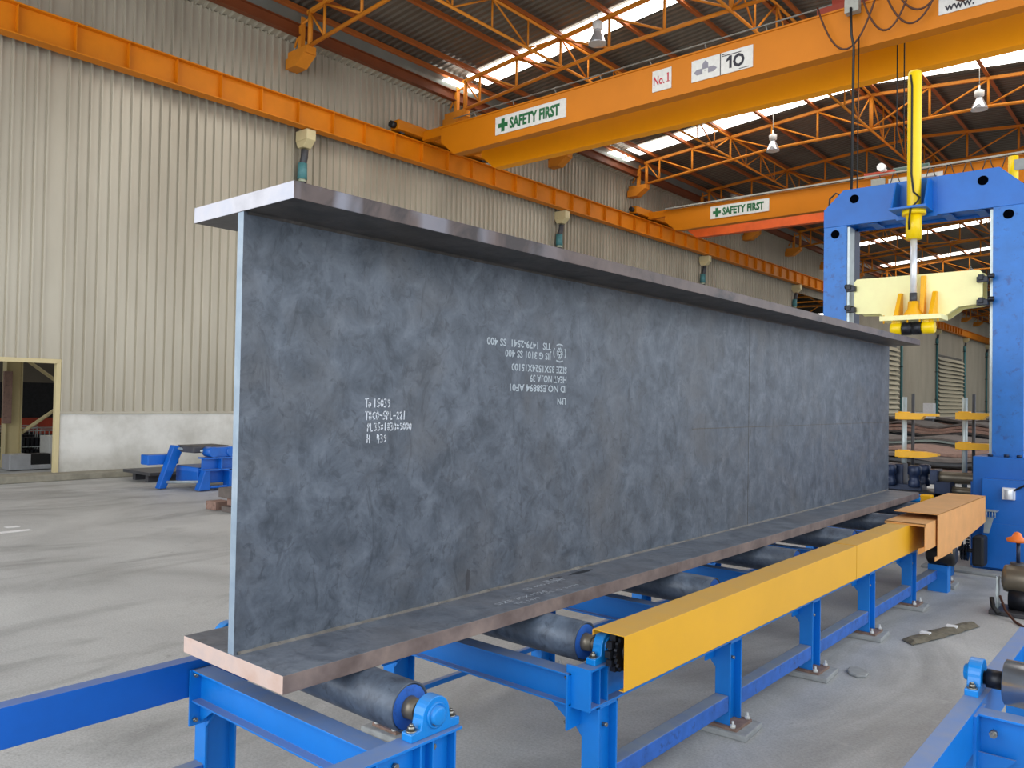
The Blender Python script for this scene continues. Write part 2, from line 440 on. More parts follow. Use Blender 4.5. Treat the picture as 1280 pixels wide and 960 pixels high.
# ------------------------------------------------------------------ roof steel
def truss(y, label):
    t = thing('roof_truss', label, 'truss', (-6.64, y, 12.2), 'orange roof trusses spanning the hall')
    for s in (-1, 1):
        X = lambda x: -6.64 + s*(x+6.64)*-1 if s == 1 else x
        def bz(x): return 12.25 + min(1, max(0, (x+16.7)/6.0))*.5
        def tz(x): return 14.10 - .083*abs(x+6.64) - .02
        def P(x, z): return (x if s == -1 else -13.28-x, y, z)
        mb = MB(); mb.tube([P(-16.7, bz(-16.7)), P(-10.7, bz(-10.7)), P(-6.64, bz(-6.64))], .06, 8); mb.build('bottom_chord', 'orange_truss', t)
        mb = MB()
        a, b = P(-16.75, tz(-16.75)), P(-6.64, tz(-6.64)); w = .055
        q = [(min(a[0],b[0]), (a if a[0]<b[0] else b)[2]), (max(a[0],b[0]), (b if a[0]<b[0] else a)[2])]
        mb.prism([(q[0][0], q[0][1]-w), (q[1][0], q[1][1]-w), (q[1][0], q[1][1]+w), (q[0][0], q[0][1]+w)], 'Y', y-.05, y+.05)
        mb.build('top_chord', 'orange_truss', t)
        xs = [-16.63, -15.95, -14.28, -12.45, -10.6, -8.7, -6.64]
        for i, x in enumerate(xs):
            if i == 6 and s == 1: continue
            r = .075 if i in (0, 6) else .045
            mb = MB(); mb.cyl(P(x, bz(x)), P(x, tz(x)), r, n=8); mb.build('vertical', 'orange_truss', t)
        for i in range(6):
            mb = MB(); mb.cyl(P(xs[i], tz(xs[i])-.04), P(xs[i+1], bz(xs[i+1])+.04), .035, n=6); pieces(mb, 'diagonal', 'orange_truss', t)
        # end bracket
        mb = MB()
        bx = lambda x0, x1, z0, z1, h=.14: mb.box(min(P(x0,0)[0],P(x1,0)[0]), max(P(x0,0)[0],P(x1,0)[0]), y-h, y+h, z0, z1)
        bx(-17.5, -16.55, 12.0, 12.22, .16); bx(-17.12, -16.98, 12.2, 13.2, .07)
        mb.prism([(P(-17.55,0)[0], 11.72), (P(-17.05,0)[0], 11.72), (P(-16.6,0)[0], 12.02), (P(-17.55,0)[0], 12.02)], 'Y', y-.2, y+.2)
        pieces(mb, 'bearing_bracket', 'orange_truss', t)
        mb = MB(); mb.cyl(P(-17.4, 12.95), P(-16.7, 13.05), .04, n=6); mb.cyl(P(-17.4, 12.4), P(-17.05, 12.95), .035, n=6); pieces(mb, 'end_strut', 'orange_truss', t)
    return t
TY = [5.6, 11.9, 18.4, 24.5, 30.6, 36.9, 43.2, 49.6, 55.9, 62.3, 68.6, 75.0, 81.3, 87.7, 94.0, 100.4, 106.7]
t0 = truss(TY[1], 'orange roof truss nearest the camera, cut by the top edge of the photo')
dup(t0, (-6.64, TY[0], 12.2), 'orange roof truss overhead in front of the first visible one')
dup(t0, (-6.64, TY[2], 12.2), 'orange roof truss crossing the first bright skylight strip above the near crane')
dup(t0, (-6.64, TY[3], 12.2), 'orange roof truss mostly hidden behind the near crane')
dup(t0, (-6.64, TY[4], 12.2), 'orange roof truss carrying two hanging lamps, seen below the near crane')
for i, y in enumerate(TY[5:]):
    dup(t0, (-6.64, y, 12.2), 'orange roof truss deep in the hall behind the far crane')
# purlins (along the hall)
PX = [-16.9, -16.05, -14.25, -12.45, -10.6, -8.7, -6.9, -6.38, -4.58, -2.68, -.83, .97, 2.77, 3.6]
for i, x in enumerate(PX):
    mb = MB(); z = roofz(x)-.06
    mb.prism([(x-.06, z-.2), (x+.06, z-.2), (x+.06, z-.17), (x-.04, z-.17), (x-.04, z-.0), (x-.06, z-.0)], 'Y', YA, YB)
    lab = 'orange purlin running the length of the hall under the roof sheets'
    if i == 0: lab = 'orange purlin nearest the left wall, right beside the eave gutter'
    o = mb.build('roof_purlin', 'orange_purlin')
    tag(o, lab, 'purlin', 'orange purlins under the roof sheets' if i else None)
# longitudinal bracing trusses
for x, lab in ((-12.45, 'orange lengthwise bracing truss between roof trusses on the left slope'),
               (-6.64, 'orange lengthwise bracing truss under the ridge'), (-.83, 'orange lengthwise bracing truss on the right slope')):
    t = thing('bracing_truss', lab, 'truss', (x, 5.6, 12.7))
    zt = roofz(x)-.3; zb = 12.72
    mb = MB(); mb.cyl((x, TY[0], zb), (x, TY[-1], zb), .045, n=8); mb.build('bottom_chord', 'orange_truss', t)
    mb = MB(); mb.cyl((x, TY[0], zt), (x, TY[-1], zt), .045, n=8); mb.build('top_chord', 'orange_truss', t)
    for j in range(8):
        a, b = TY[j], TY[j+1]; st = (b-a)/4
        for q in range(4):
            y = a+q*st
            mb = MB(); mb.tube([(x, y, zb if q % 2 else zt), (x, y+st, zt if q % 2 else zb)], .03, 6); pieces(mb, 'diagonal', 'orange_truss', t)
            if q:
                mb = MB(); mb.cyl((x, y, zb), (x, y, zt), .028, n=6); mb.build('vertical', 'orange_truss', t)
mb = MB(); mb.prism(ip(.34, .2, .02, .015, (WX+.5, 12.8)), 'Y', YA, YB)
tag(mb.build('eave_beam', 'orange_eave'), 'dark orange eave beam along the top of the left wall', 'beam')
mb = MB(); mb.prism([(-17.58, 13.42), (-17.5, 12.98), (-17.02, 12.98), (-16.96, 13.42), (-16.98, 13.42), (-17.04, 13.0), (-17.48, 13.0), (-17.56, 13.42)], 'Y', YA, YB)
tag(mb.build('eave_gutter', 'gutter'), 'grey sheet metal box gutter under the left eave', 'gutter')

# high bay lamps
def lamp(x, y, z, lab):
    t = thing('high_bay_lamp', lab, 'lamp', (x, y, z))
    MB().lathe([(.09,.38),(.15,.42),(.16,.6),(.1,.64),(.03,.66),(.03,.8)], (x,y,z), (0,0,1), 20).build('housing', 'lamp_white', t)
    MB().lathe([(.27,0),(.265,.04),(.2,.2),(.13,.34),(.1,.44)], (x,y,z-.05), (0,0,1), 24).build('reflector', 'lamp_glass', t)
    MB().cyl((x,y,z+.78), (x,y,roofz(x)-.1), .012, n=6).build('hanger', 'grey_pipe', t)
lamp(-10.75, 18.0, 12.85, 'silver high bay lamp hanging in front of the first skylight strip')
lamp(-10.3, 30.0, 12.5, 'white high bay lamp hanging below the near crane, left of the yellow cylinder')
lamp(-2.85, 30.0, 12.55, 'white high bay lamp hanging right of the tall yellow cylinder')
lamp(-10.0, 66.0, 11.8, 'small distant high bay lamp seen through the blue portal frame')

# ------------------------------------------------------------------ crane runway, left
t = thing('crane_runway_girder', 'long orange crane runway girder along the left ribbed wall', 'girder', (-16.95, 0, 10))
mb = MB(); mb.prism(ip(.72, .34, .03, .02, (-17.05, 10.34)), 'Y', YA, 123); mb.build('i_beam', 'orange_runway', t, bevel=0)
mb = MB(); mb.box(-17.09, -17.01, YA, 123, 10.7, 10.75); mb.build('rail', 'dark_metal', t)
y = 1.99
while y < 98:
    mb = MB(); mb.prism([(-17.04, 10.03), (-16.9, 10.03), (-16.9, 10.66), (-17.04, 10.66)], 'Y', y-.008, y+.008); pieces(mb, 'stiffener', 'orange_runway', t)
    y += 1.225
mb = MB()
for yy in [y for y in TY if y > 5]: mb.box(-17.55, -17.1, yy-.1, yy+.1, 10.1, 10.3)
pieces(mb, 'wall_bracket', 'orange_runway', t)
t = thing('crane_runway_girder', 'orange crane runway girder on the right side of the hall', 'girder', (3.9, 0, 10))
mb = MB(); mb.prism(ip(.72, .34, .03, .02, (3.9, 10.34)), 'Y', YA, 123); mb.build('i_beam', 'orange_runway', t)
mb = MB(); mb.box(3.86, 3.94, YA, 123, 10.7, 10.75); mb.build('rail', 'dark_metal', t)
for yy in (5.6, 18.4, 30.6, 43.2, 55.9, 68.6, 81.3):
    mb = MB(); mb.prism(ip(.4, .3, .02, .015, (3.9, yy), flip=True), 'Z', 0, 9.97)
    tag(mb.build('steel_column', 'orange_runway'), 'orange steel column under the right runway girder', 'column', 'columns on the right side')

# drain pipes
PY_ = [12.25, 24.95, 37.75, 50.7, 63.5, 75.9, 88.7, 101.4, 113.8]
pl = ['nearest the camera, above the beam front end', 'second from the camera, above the beam middle', 'third from the camera, left of the far crane end',
      'fourth from the camera, left of the blue portal', 'fifth from the camera, beside the opening in the wall', 'right of the vent beside the beam end', 'just left of the far louvred vent', 'just right of the far louvred vent', 'farthest, beside the blue right column']
for i, y in enumerate(PY_):
    x = WX+.22
    t = thing('drain_pipe', 'drain pipe on the left wall, ' + pl[i], 'pipe', (x, y, 0))
    MB().prism([(y-.16, 9.66), (y+.16, 9.66), (y+.16, 9.965), (y-.16, 9.965)], 'X', x-.15, x+.42).prism([(x-.15, 9.66), (x+.42, 9.66), (x+.2, 9.46), (x-.05, 9.46)], 'Y', y-.15, y+.15).build('outlet_box', 'cream', t, bevel=.01)
    MB().tube([(x+.1, y, 9.42), (x+.08, y, 9.2), (x, y, 8.95), (x, y, 8.6)], .11, 12).build('elbow', 'dark_metal', t)
    MB().cyl((x, y, 8.55), (x, y, 9.02), .15, .14, n=16).build('coupling', 'teal', t)
    MB().cyl((x, y, .16), (x, y, 8.55), .11, n=14).build('pipe', 'cream_pale' if i < 5 else 'teal', t)
    mb = MB()
    for z in (8.4, 5.6, 2.8): mb.cyl((x, y, z), (x, y, z+.06), .135, n=14); mb.box(x-.2, x, y-.25, y+.1, z, z+.05)
    pieces(mb, 'clamp', 'black_steel', t)

# ------------------------------------------------------------------ cranes
def crane(y0, lab, near):
    t = thing('overhead_crane', lab, 'crane', (-6.5, y0, 10.5))
    def girder(ya, m='orange'):
        mb = MB()
        mb.prism([(-15.86, 10.93), (-15.86, 10.45), (-15.27, 9.96), (2.7, 9.96), (3.3, 10.45), (3.3, 10.93)], 'Y', ya, ya+.34)
        mb.box(-15.9, 3.35, ya-.03, ya+.37, 10.91, 10.95)
        return mb.build('girder', m, t)
    girder(y0); girder(y0+1.95, 'orange_lit' if near else 'orange_shaded')
    for xa, xb in ((-17.15, -16.75), (3.7, 4.1)):
        mb = MB(); mb.box(xa, xb, y0-1.05, y0+3.5, 10.8, 11.12)
        e = mb.build('end_truck', 'orange', t, bevel=.01)
        for yy in (y0-1.05, y0+3.5):
            s = -1 if yy < y0 else 1
            MB().cyl(((xa+xb)/2, yy, 10.96), ((xa+xb)/2, yy+s*.18, 10.96), .11, n=14).build('buffer', 'black', e)
            MB().cyl(((xa+xb)/2-.05, yy-s*.3, 10.88), ((xa+xb)/2+.05, yy-s*.3, 10.88), .13, n=18).build('wheel', 'dark_metal', e)
    mb = MB()
    for ya in (y0, y0+1.95):
        mb.box(-16.8, -15.7, ya+.05, ya+.3, 10.7, 11.0); mb.box(3.2, 3.75, ya+.05, ya+.3, 10.7, 11.0)
    pieces(mb, 'end_connection', 'orange', t)
    mb = MB()
    for ya in (y0+.17, y0+2.12): mb.box(-15.8, 3.3, ya-.03, ya+.03, 10.95, 11.0)
    mb.build('trolley_rail', 'grey_pipe', t)
    # sign
    def board(x0, x1, z0, z1, name='sign_board', m='white_sign'):
        b = MB(); b.box(x0, x1, y0-.022, y0+.01, z0, z1); return b.build(name, m, t)
    xs, zs = (-13.45, 10.18) if near else (-13.55, 10.25)
    sb = board(xs, xs+2.7, zs, zs+.55); sb['label'] = 'white board reading SAFETY FIRST with green cross'
    yk = y0-.028
    MB().box(xs+.12, xs+.5, yk, yk+.01, zs+.2, zs+.33).box(xs+.245, xs+.375, yk-.002, yk+.01, zs+.07, zs+.46).build('green_cross', 'green_ink', sb)
    text('lettering', 'SAFETY FIRST', .44, (xs+.58, yk, zs+.12), (1,0,0), (0,0,1), 'green_ink', sb, .72, bold=.02)
    if near:
        b = board(-7.92, -7.36, 10.2, 10.75); b['label'] = 'white board with red number'
        text('lettering', 'No.', .33, (-7.89, yk, 10.37), (1,0,0), (0,0,1), 'red_ink', b, .66, bold=.007)
        mb = MB(); mb.box(-7.47, -7.435, yk, yk+.01, 10.40, 10.62); mb.box(-7.5, -7.405, yk, yk+.01, 10.385, 10.402); mb.prism([(-7.5, 10.575), (-7.47, 10.575), (-7.47, 10.62)], 'Y', yk, yk+.01); mb.build('numeral_one', 'red_ink', b)
        b = board(-6.78, -5.15, 10.18, 10.72); b['label'] = 'white maker board with number 10'
        mb = MB(); mb.box(-6.0, -5.98, yk, yk+.01, 10.18, 10.72)
        text('lettering', 'O', .43, (-5.66, yk, 10.29), (1,0,0), (0,0,1), 'black_ink', b, .86, bold=.016)
        mb.box(-5.755, -5.69, yk, yk+.01, 10.29, 10.6); mb.prism([(-5.83, 10.52), (-5.83, 10.47), (-5.755, 10.5), (-5.755, 10.6)], 'Y', yk, yk+.01)
        for z, w in ((10.62, .5), (10.66, .12)): mb.box(-5.95, -5.95+w, yk, yk+.01, z, z+.018)
        mb.box(-5.5, -5.25, yk, yk+.01, 10.21, 10.225)
        mb.build('divider', 'black_ink', b)
        mb = MB()
        # emblem: three gabled blocks
        for cx, cz, r in ((-6.4, 10.55, 0), (-6.6, 10.4, 1), (-6.2, 10.4, 2)):
            if r == 0: pts = [(cx-.08, cz-.1), (cx+.08, cz-.1), (cx+.08, cz+.03), (cx, cz+.11), (cx-.08, cz+.03)]
            elif r == 1: pts = [(cx+.12, cz-.07), (cx+.12, cz+.07), (cx-.03, cz+.07), (cx-.12, cz), (cx-.03, cz-.07)]
            else: pts = [(cx-.12, cz-.07), (cx-.12, cz+.07), (cx+.03, cz+.07), (cx+.12, cz), (cx+.03, cz-.07)]
            mb.prism(pts, 'Y', yk, yk+.01)
        mb.box(-6.43, -6.37, yk, yk+.01, 10.39, 10.395)
        mb.build('emblem', 'grey_ink', b)
        b = board(-1.1, .9, 10.2, 10.78); b['label'] = 'white board with web address, cut by top edge of photo'
        text('lettering', 'www.', .24, (-.98, yk, 10.25), (1,0,0), (0,0,1), 'black_ink', b, .95, bold=.004)
        # conductor pipes above rear girder
        mb = MB()
        for z in (11.5, 11.75): mb.cyl((-16.6, 17.8, z), (3.2, 17.8, z), .02, n=6)
        pieces(mb, 'handrail', 'grey_pipe', t)
        for k_ in range(12):
            xk = -15.6+k_*1.7
            MB().cyl((xk, 17.8, 11.72), (xk, 18.42, 10.94), .018, n=6).build('handrail_bracket', 'grey_pipe', t)
        # hoist trolley
        mb = MB(); mb.box(-3.7, -2.3, 16.7, 18.9, 11.02, 11.2); mb.box(-3.5, -2.6, 17.1, 18.3, 11.2, 11.6); tr = mb.build('trolley', 'red_rack', t)
        MB().cyl((-3.9, 17.7, 11.45), (-2.3, 17.7, 11.45), .2, n=16).build('hoist_drum', 'black_steel', tr)
        MB().box(-2.95, -2.65, 16.28, 16.47, 10.72, 11.1).build('junction_box', 'grey_pipe', t, bevel=.01)
        # festoon cables
        for (xa, xb, dz) in ((-3.55, -2.25, .9), (-2.6, -1.55, .75), (-2.15, -.95, .75), (-1.95, -.85, .55), (-1.1, -.1, .6), (-.35, .7, .55), (-.15, .55, .4)):
            pts = []
            for q in range(17):
                u = q/16; pts.append((xa+(xb-xa)*u, 16.3, 11.05 - 4*dz*1.25*u*(1-u)))
            MB().tube(pts, .022, 6).build('festoon_cable', 'copper_wire', t)
        MB().tube([(-2.8, 16.25, 10.8), (-2.78, 16.25, 10.2), (-2.72, 16.22, 9.9), (-2.74, 16.2, 6)], .03, 6).build('pendant_cable', 'black', t)
        MB().tube([(-2.62, 16.25, 10.1), (-2.62, 16.2, 6)], .014, 6).build('pendant_cable', 'black', t)
        for xk in (-2.2, -2.05): MB().cyl((xk, 17.6, 11.0), (xk, 17.6, 7.9), .016, n=6).build('hoist_rope', 'black', t)
        MB().box(-2.82, -2.66, 16.12, 16.28, 5.7, 6.05).build('pendant_control', 'black', t, bevel=.01)
    else:
        mb = MB(); mb.box(-15.8, 3.2, y0-.12, y0-.04, 10.98, 11.04)
        mb.build('cable_track', 'grey_pipe', t)
        for k_ in range(15):
            xa = -6.4+k_*.62
            pts = [(xa+.5*q/8, y0-.1, 10.98-4*.55*(q/8)*(1-q/8)) for q in range(9)]
            MB().tube(pts, .018, 5).build('festoon_cable', 'black', t)
        MB().box(-7.1, -6.0, y0+.3, y0+2.2, 11.0, 11.25).build('trolley', 'red_rack', t)
        h = MB().cyl((-6.2, y0+1, 11.3), (-4.9, y0+1, 11.3), .17, n=18).build('hoist_motor', 'hoist_green', t)
        MB().cyl((-6.3, y0-.1, 11.25), (-6.3, y0-.3, 11.25), .15, n=18).cyl((-6.3, y0+.8, 11.25), (-6.3, y0-.1, 11.25), .06, n=10).build('cable_reel', 'white', t)
        MB().box(-6.7, -6.2, y0-.16, y0-.02, 10.3, 10.85).build('control_cabinet', 'grey_pipe', t, bevel=.01)
        b = MB().box(-6.1, -4.2, y0-.022, y0+.01, 10.25, 10.8).build('sign_board', 'white_sign', t)
        MB().box(-5.9, -5.1, y0-.03, y0-.02, 10.4, 10.62).box(-4.9, -4.4, y0-.03, y0-.02, 10.35, 10.68).build('lettering', 'grey_ink', b)
crane(16.5, 'near orange overhead travelling crane with SAFETY FIRST, No. 1 and 10 boards', True)
crane(31.0, 'far orange overhead travelling crane behind the blue portal frame', False)

# ------------------------------------------------------------------ the steel beam
LB = 9.12; HW = .381; TT = .069; TB = .072; TW = .022
t = thing('steel_i_beam', 'huge dark steel plate I-beam lying upright on the blue roller conveyor', 'beam', (0, 0, .928))
def faces_by_normal(mb, rules):
    mb.bm.normal_update()
    for f in mb.bm.faces:
        for nrm, mi in rules:
            if f.normal.dot(Vector(nrm)) > .9: f.material_index = mi
mb = MB(); mb.box(-HW, HW, 0, LB, 2.83, 2.83+TT); bmesh.ops.recalc_face_normals(mb.bm, faces=mb.bm.faces)
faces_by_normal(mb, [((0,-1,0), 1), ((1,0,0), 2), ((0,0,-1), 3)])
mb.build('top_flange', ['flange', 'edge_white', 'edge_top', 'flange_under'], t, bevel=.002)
mb = MB(); mb.box(-HW, HW, 0, LB, 1.0-TB, 1.0); bmesh.ops.recalc_face_normals(mb.bm, faces=mb.bm.faces)
faces_by_normal(mb, [((0,-1,0), 1), ((1,0,0), 2)])
mb.build('bottom_flange', ['flange', 'edge_pink', 'edge_brown'], t, bevel=.002)
mb = MB(); mb.box(-TW, TW, 0.004, LB-.004, 1.0, 2.83); bmesh.ops.recalc_face_normals(mb.bm, faces=mb.bm.faces)
faces_by_normal(mb, [((0,-1,0), 1)])
mb.build('web_plate', ['web', 'edge_blue'], t)
for s in (-1, 1):
    for z, dz in ((1.0, 1), (2.83, -1)):
        mb = MB(); N = 150; prev = None
        for i in range(N+1):
            y = .02 + (LB-.04)*i/N; w = .008*(1+.6*R.random())
            a = mb.bm.verts.new((s*TW, y, z+dz*w)); b = mb.bm.verts.new((s*(TW+w), y, z)); c = mb.bm.verts.new((s*TW, y, z))
            if prev: mb._f([prev[0], a, b, prev[1]], 0); mb._f([prev[1], b, c, prev[2]], 0)
            prev = (a, b, c)
        mb.build('weld_bead', 'weld' if dz > 0 else 'flange_under', t)
# horizontal seam lines scribed on the far part of the web
MB().box(TW, TW+.0015, 3.9, 9.1, 1.86, 1.866).box(TW, TW+.0015, 4.93, 4.936, 1.0, 2.83).build('seam', 'flange_under', t)

G = {  # hand lettering strokes on a 0..1 x 0..1 box
'T': [[(0,1),(.9,1)],[(.45,1),(.4,0)]], 'o': [[(.2,.0),(.7,.1),(.75,.5),(.4,.6),(.15,.4),(.2,0)]],
'1': [[(.45,1),(.4,0)]], '5': [[(.8,1),(.25,1),(.2,.55),(.6,.6),(.75,.3),(.5,0),(.1,.05)]],
'0': [[(.45,1),(.1,.6),(.2,.05),(.6,0),(.85,.5),(.7,.95),(.45,1)]],
'3': [[(.15,.95),(.6,1),(.7,.75),(.35,.55),(.75,.35),(.6,0),(.1,.05)]],
'9': [[(.75,.75),(.45,1),(.15,.75),(.45,.5),(.75,.75),(.7,.3),(.4,0)]],
'B': [[(.15,0),(.15,1),(.6,.95),(.6,.6),(.15,.52),(.7,.45),(.65,.05),(.15,0)]],
'C': [[(.8,.9),(.4,1),(.1,.5),(.35,0),(.8,.1)]], '-': [[(.1,.5),(.85,.5)]],
'S': [[(.8,.9),(.3,1),(.2,.6),(.7,.45),(.65,.05),(.1,.05)]],
'P': [[(.15,0),(.15,1),(.65,.95),(.65,.55),(.15,.5)]], 'L': [[(.15,1),(.15,0),(.75,0)]],
'2': [[(.15,.85),(.5,1),(.75,.75),(.15,.0),(.8,.02)]], 'x': [[(.2,.2),(.7,.7)],[(.2,.7),(.7,.2)]],
'8': [[(.45,.52),(.15,.75),(.45,1),(.75,.75),(.15,.25),(.45,0),(.75,.25),(.45,.52)]],
'H': [[(.1,1),(.1,0)],[(.8,1),(.8,0)],[(.1,.5),(.8,.5)]], '4': [[(.2,1),(.15,.4),(.85,.4)],[(.65,.9),(.6,-.1)]],
'7': [[(.1,1),(.8,1),(.4,0)]], '.': [[(.4,0),(.5,.08)]]}
mb = MB()
def hand(s_, y, z, h, adv):
    for ch in s_:
        for st in G.get(ch, []):
            pts = [(TW+.001, y+(px+R.uniform(-.03,.03))*h*.52, z+(pz+R.uniform(-.04,.04))*h) for px, pz in st]
            for p, q in zip(pts, pts[1:]):
                p, q = Vector(p), Vector(q); d = (q-p).normalized(); n_ = Vector((1,0,0)).cross(d)*.0026
                e = d*.002
                vs = [mb.bm.verts.new(v) for v in (p-e-n_, q+e-n_, q+e+n_, p-e+n_)]; mb._f(vs, 0)
        y += adv
hand('To', .662, 2.022, .038, .018); hand('15039', .712, 2.022, .038, .0215)
hand('TBC0-5PL-221', .664, 1.962, .037, .0215)
hand('PL', .676, 1.906, .036, .018); hand('35x1830x9000', .718, 1.908, .036, .0203)
hand('H', .676, 1.852, .036, .03); hand('439', .735, 1.852, .036, .022)
mb.build('chalk_writing', 'chalk', t, recalc=False)
# stencil lettering, upside down on the plate
rows = [('TIS  1479-2541  SS 400', 2.09, 2.405, .58), ('JIS G 3101 SS 400', 2.09, 2.345, .43), ('SIZE 35X1524X15100', 2.255, 2.268, .53),
        ('HEAT NO. A 39', 2.255, 2.208, .36), ('ID NO.ES8894 AF01', 2.255, 2.15, .54), ('LPN', 2.25, 2.075, .085)]
for s_, y, z, w in rows:
    o = text('stencil_writing', s_, .058, (TW+.0012, y, z+.008), (0,-1,0), (0,0,-1), 'stencil', t, 1, bold=.0011)
    ys = [v.co.y for v in o.data.vertices]; sc = w/(max(ys)-min(ys)); y0_ = y
    for v in o.data.vertices: v.co.y = y0_ - (y0_-v.co.y)*sc
mb = MB(); cy, cz = 2.178, 2.36
for k_ in range(4):
    a0 = PI/4+k_*PI/2+.22; pts = []
    for q in range(9):
        a = a0+(PI/2-.44)*q/8; pts.append(a)
    for a, b in zip(pts, pts[1:]):
        vs = [mb.bm.verts.new((TW+.0012, cy+.066*math.cos(x)*r_, cz+.058*math.sin(x)*r_)) for x, r_ in ((a,1),(b,1),(b,.86),(a,.86))]; mb._f(vs, 0)
def seg(p, q, w=.004):
    p, q = Vector((TW+.0012, cy+p[0], cz+p[1])), Vector((TW+.0012, cy+q[0], cz+q[1])); d = (q-p).normalized(); n_ = Vector((1,0,0)).cross(d)*w
    mb._f([mb.bm.verts.new(v) for v in (p-n_, q-n_, q+n_, p+n_)], 0)
for p, q in (((0,-.04),(0,.04)),((-.033,0),(.033,0)),((-.033,0),(0,.04)),((.033,0),(0,.04)),((-.033,0),(0,-.04)),((.033,0),(0,-.04)),((-.02,.015),(.02,-.015)),((-.02,-.015),(.02,.015))): seg(p, q)
mb.build('stencil_emblem', 'stencil', t, recalc=False)
# faint stencilling and oil stains on the lower flange
for s_, x, y, sz, w in (('SIZE 35X1524', .27, 1.36, .05, .42), ('TIS 1479', .335, 1.44, .045, .2), ('SS 400 HEAT', .16, 1.72, .045, .38), ('JIS G 3101', .30, 1.74, .04, .3), ('TIS', .14, 1.95, .07, .13)):
    o = text('flange_stencil', s_, sz, (x, y, 1.0015), (0,1,0), (-1,0,0), 'stencil_faint', t, 1)
    ys = [v.co.y for v in o.data.vertices]; sc = w/(max(ys)-min(ys))
    for v in o.data.vertices: v.co.y = y+(v.co.y-y)*sc
def blot(name, cx, cy_, z, rx, ry, mat, par):
    m_ = MB(); vs = []
    for i in range(20):
        a = 2*PI*i/20; k2 = 1+R.uniform(-.18, .18); vs.append(m_.bm.verts.new((cx+rx*k2*math.cos(a), cy_+ry*k2*math.sin(a), z)))
    m_._f(vs, 0); return m_.build(name, mat, par, recalc=False)
blot('oil_stain', .10, 2.33, 1.0011, .022, .11, 'black_steel', t); blot('oil_stain', .09, 2.08, 1.0011, .013, .06, 'dark_metal', t)

mb = MB(); vs = []
for i in range(18):
    a = 2*PI*i/18; k2 = 1+R.uniform(-.25, .25); vs.append(mb.bm.verts.new((TW+.0011, 1.39+.018*k2*math.cos(a), 1.09+.055*k2*math.sin(a))))
mb._f(vs, 0); mb.build('oil_stain', 'dark_metal', t, recalc=False)
# ------------------------------------------------------------------ conveyor
RZ = .828; RR = .1
def h_leg(par, x, y, z0, z1, inward, m='blue'):
    mb = MB(); mb.prism(ip(.17, .1, .012, .008, (x, y)), 'Z', z0, z1)
    mb.box(x-.05, x+.05, y-.085, y+.085, z1-.012, z1)
    o = mb.build('leg', m, par, bevel=.0015)
    g = MB(); gy = y-.083
    g.prism([(x+inward*.05, z1-.0), (x+inward*.2, z1-.0), (x+inward*.05, z1-.17)], 'Y', gy, gy+.012); pieces(g, 'gusset', m, o)
    b = MB(); b.cyl((x+.002, y+.02, z1-.12), (x+.03, y+.02, z1-.12), .011, n=6).build('bolt', 'bolt', o)
    return o
def cross_beam(par, yr, m='blue', z1=.73, xa=-.69, xb=.69):
    y = yr-.175
    mb = MB(); mb.prism(ip(z1-.575, .1, .009, .008, (y, (z1+.575)/2)), 'X', xa, xb)
    o = mb.build('cross_beam', m, par, bevel=.0015)
    for x, s in ((xa, 1), (xb, -1)):
        q = MB(); q.box(min(x, x+s*.01), max(x, x+s*.01), y-.06, y+.06, .46, z1-.0)
        e = q.build('end_plate', m, o)
        b = MB()
        for zz in (z1-.025, .49): b.cyl((x+s*.01, y-.035, zz), (x+s*.028, y-.035, zz), .011, n=6).cyl((x+s*.028, y-.035, zz), (x+s*.036, y-.035, zz), .006, n=8)
        pieces(b, 'bolt', 'bolt', o)
    g = MB()
    for x, s in ((xa, 1), (xb, -1)): g.prism([(x+s*.01, .575), (x+s*.17, .575), (x+s*.01, .47)], 'Y', y-.005, y+.005)
    pieces(g, 'gusset', m, o)
    return o
def right_rail(par, x, y0, y1, stiff, m='blue', z0=.57, z1=.765):
    mb = MB(); mb.prism(ip(z1-z0, .1, .011, .008, (x, (z0+z1)/2)), 'Y', y0, y1)
    o = mb.build('side_rail', m, par, bevel=.0015)
    s_ = MB()
    for y in stiff: s_.box(x+.004, x+.045, y-.004, y+.004, z0+.01, z1-.01); s_.box(x-.045, x-.004, y-.004, y+.004, z0+.01, z1-.01)
    pieces(s_, 'stiffener', m, o)
    return o
def left_rail(par, x, y0, y1, m='blue_shaded', z0=.595, z1=.768):
    mb = MB(); mb.prism([(x+.05,z0),(x+.05,z1),(x-.03,z1),(x-.03,z1-.01),(x+.042,z1-.01),(x+.042,z0+.01),(x-.03,z0+.01),(x-.03,z0)], 'Y', y0, y1)
    return mb.build('side_rail', m, par, bevel=.0015)
# near unit
t = thing('roller_conveyor', 'short blue roller conveyor frame under the front end of the beam', 'frame', (0, -.5, 0))
right_rail(t, .75, -1.75, .555, (-1.2, -.6, .12, .335, .40, .52)); left_rail(t, -.75, -1.9, .62)
cross_beam(t, .43)
for y in (.375, -1.45):
    h_leg(t, -.75, y, .05, .595, 1); h_leg(t, .75, y if y > 0 else -1.6, .05, .57, -1)
for s in (-1, 1):
    mb = MB(); mb.box(s*.75-.04, s*.75+.04, -1.35, .3, .14, .24); mb.build('tie_rail', 'blue_worn', t, bevel=.004)
b = MB()
for y, z in ((.235, .70), (.265, .665), (.425, .715)): b.cyl((.758, y, z), (.775, y, z), .012, n=6)
pieces(b, 'bolt', 'bolt', t)
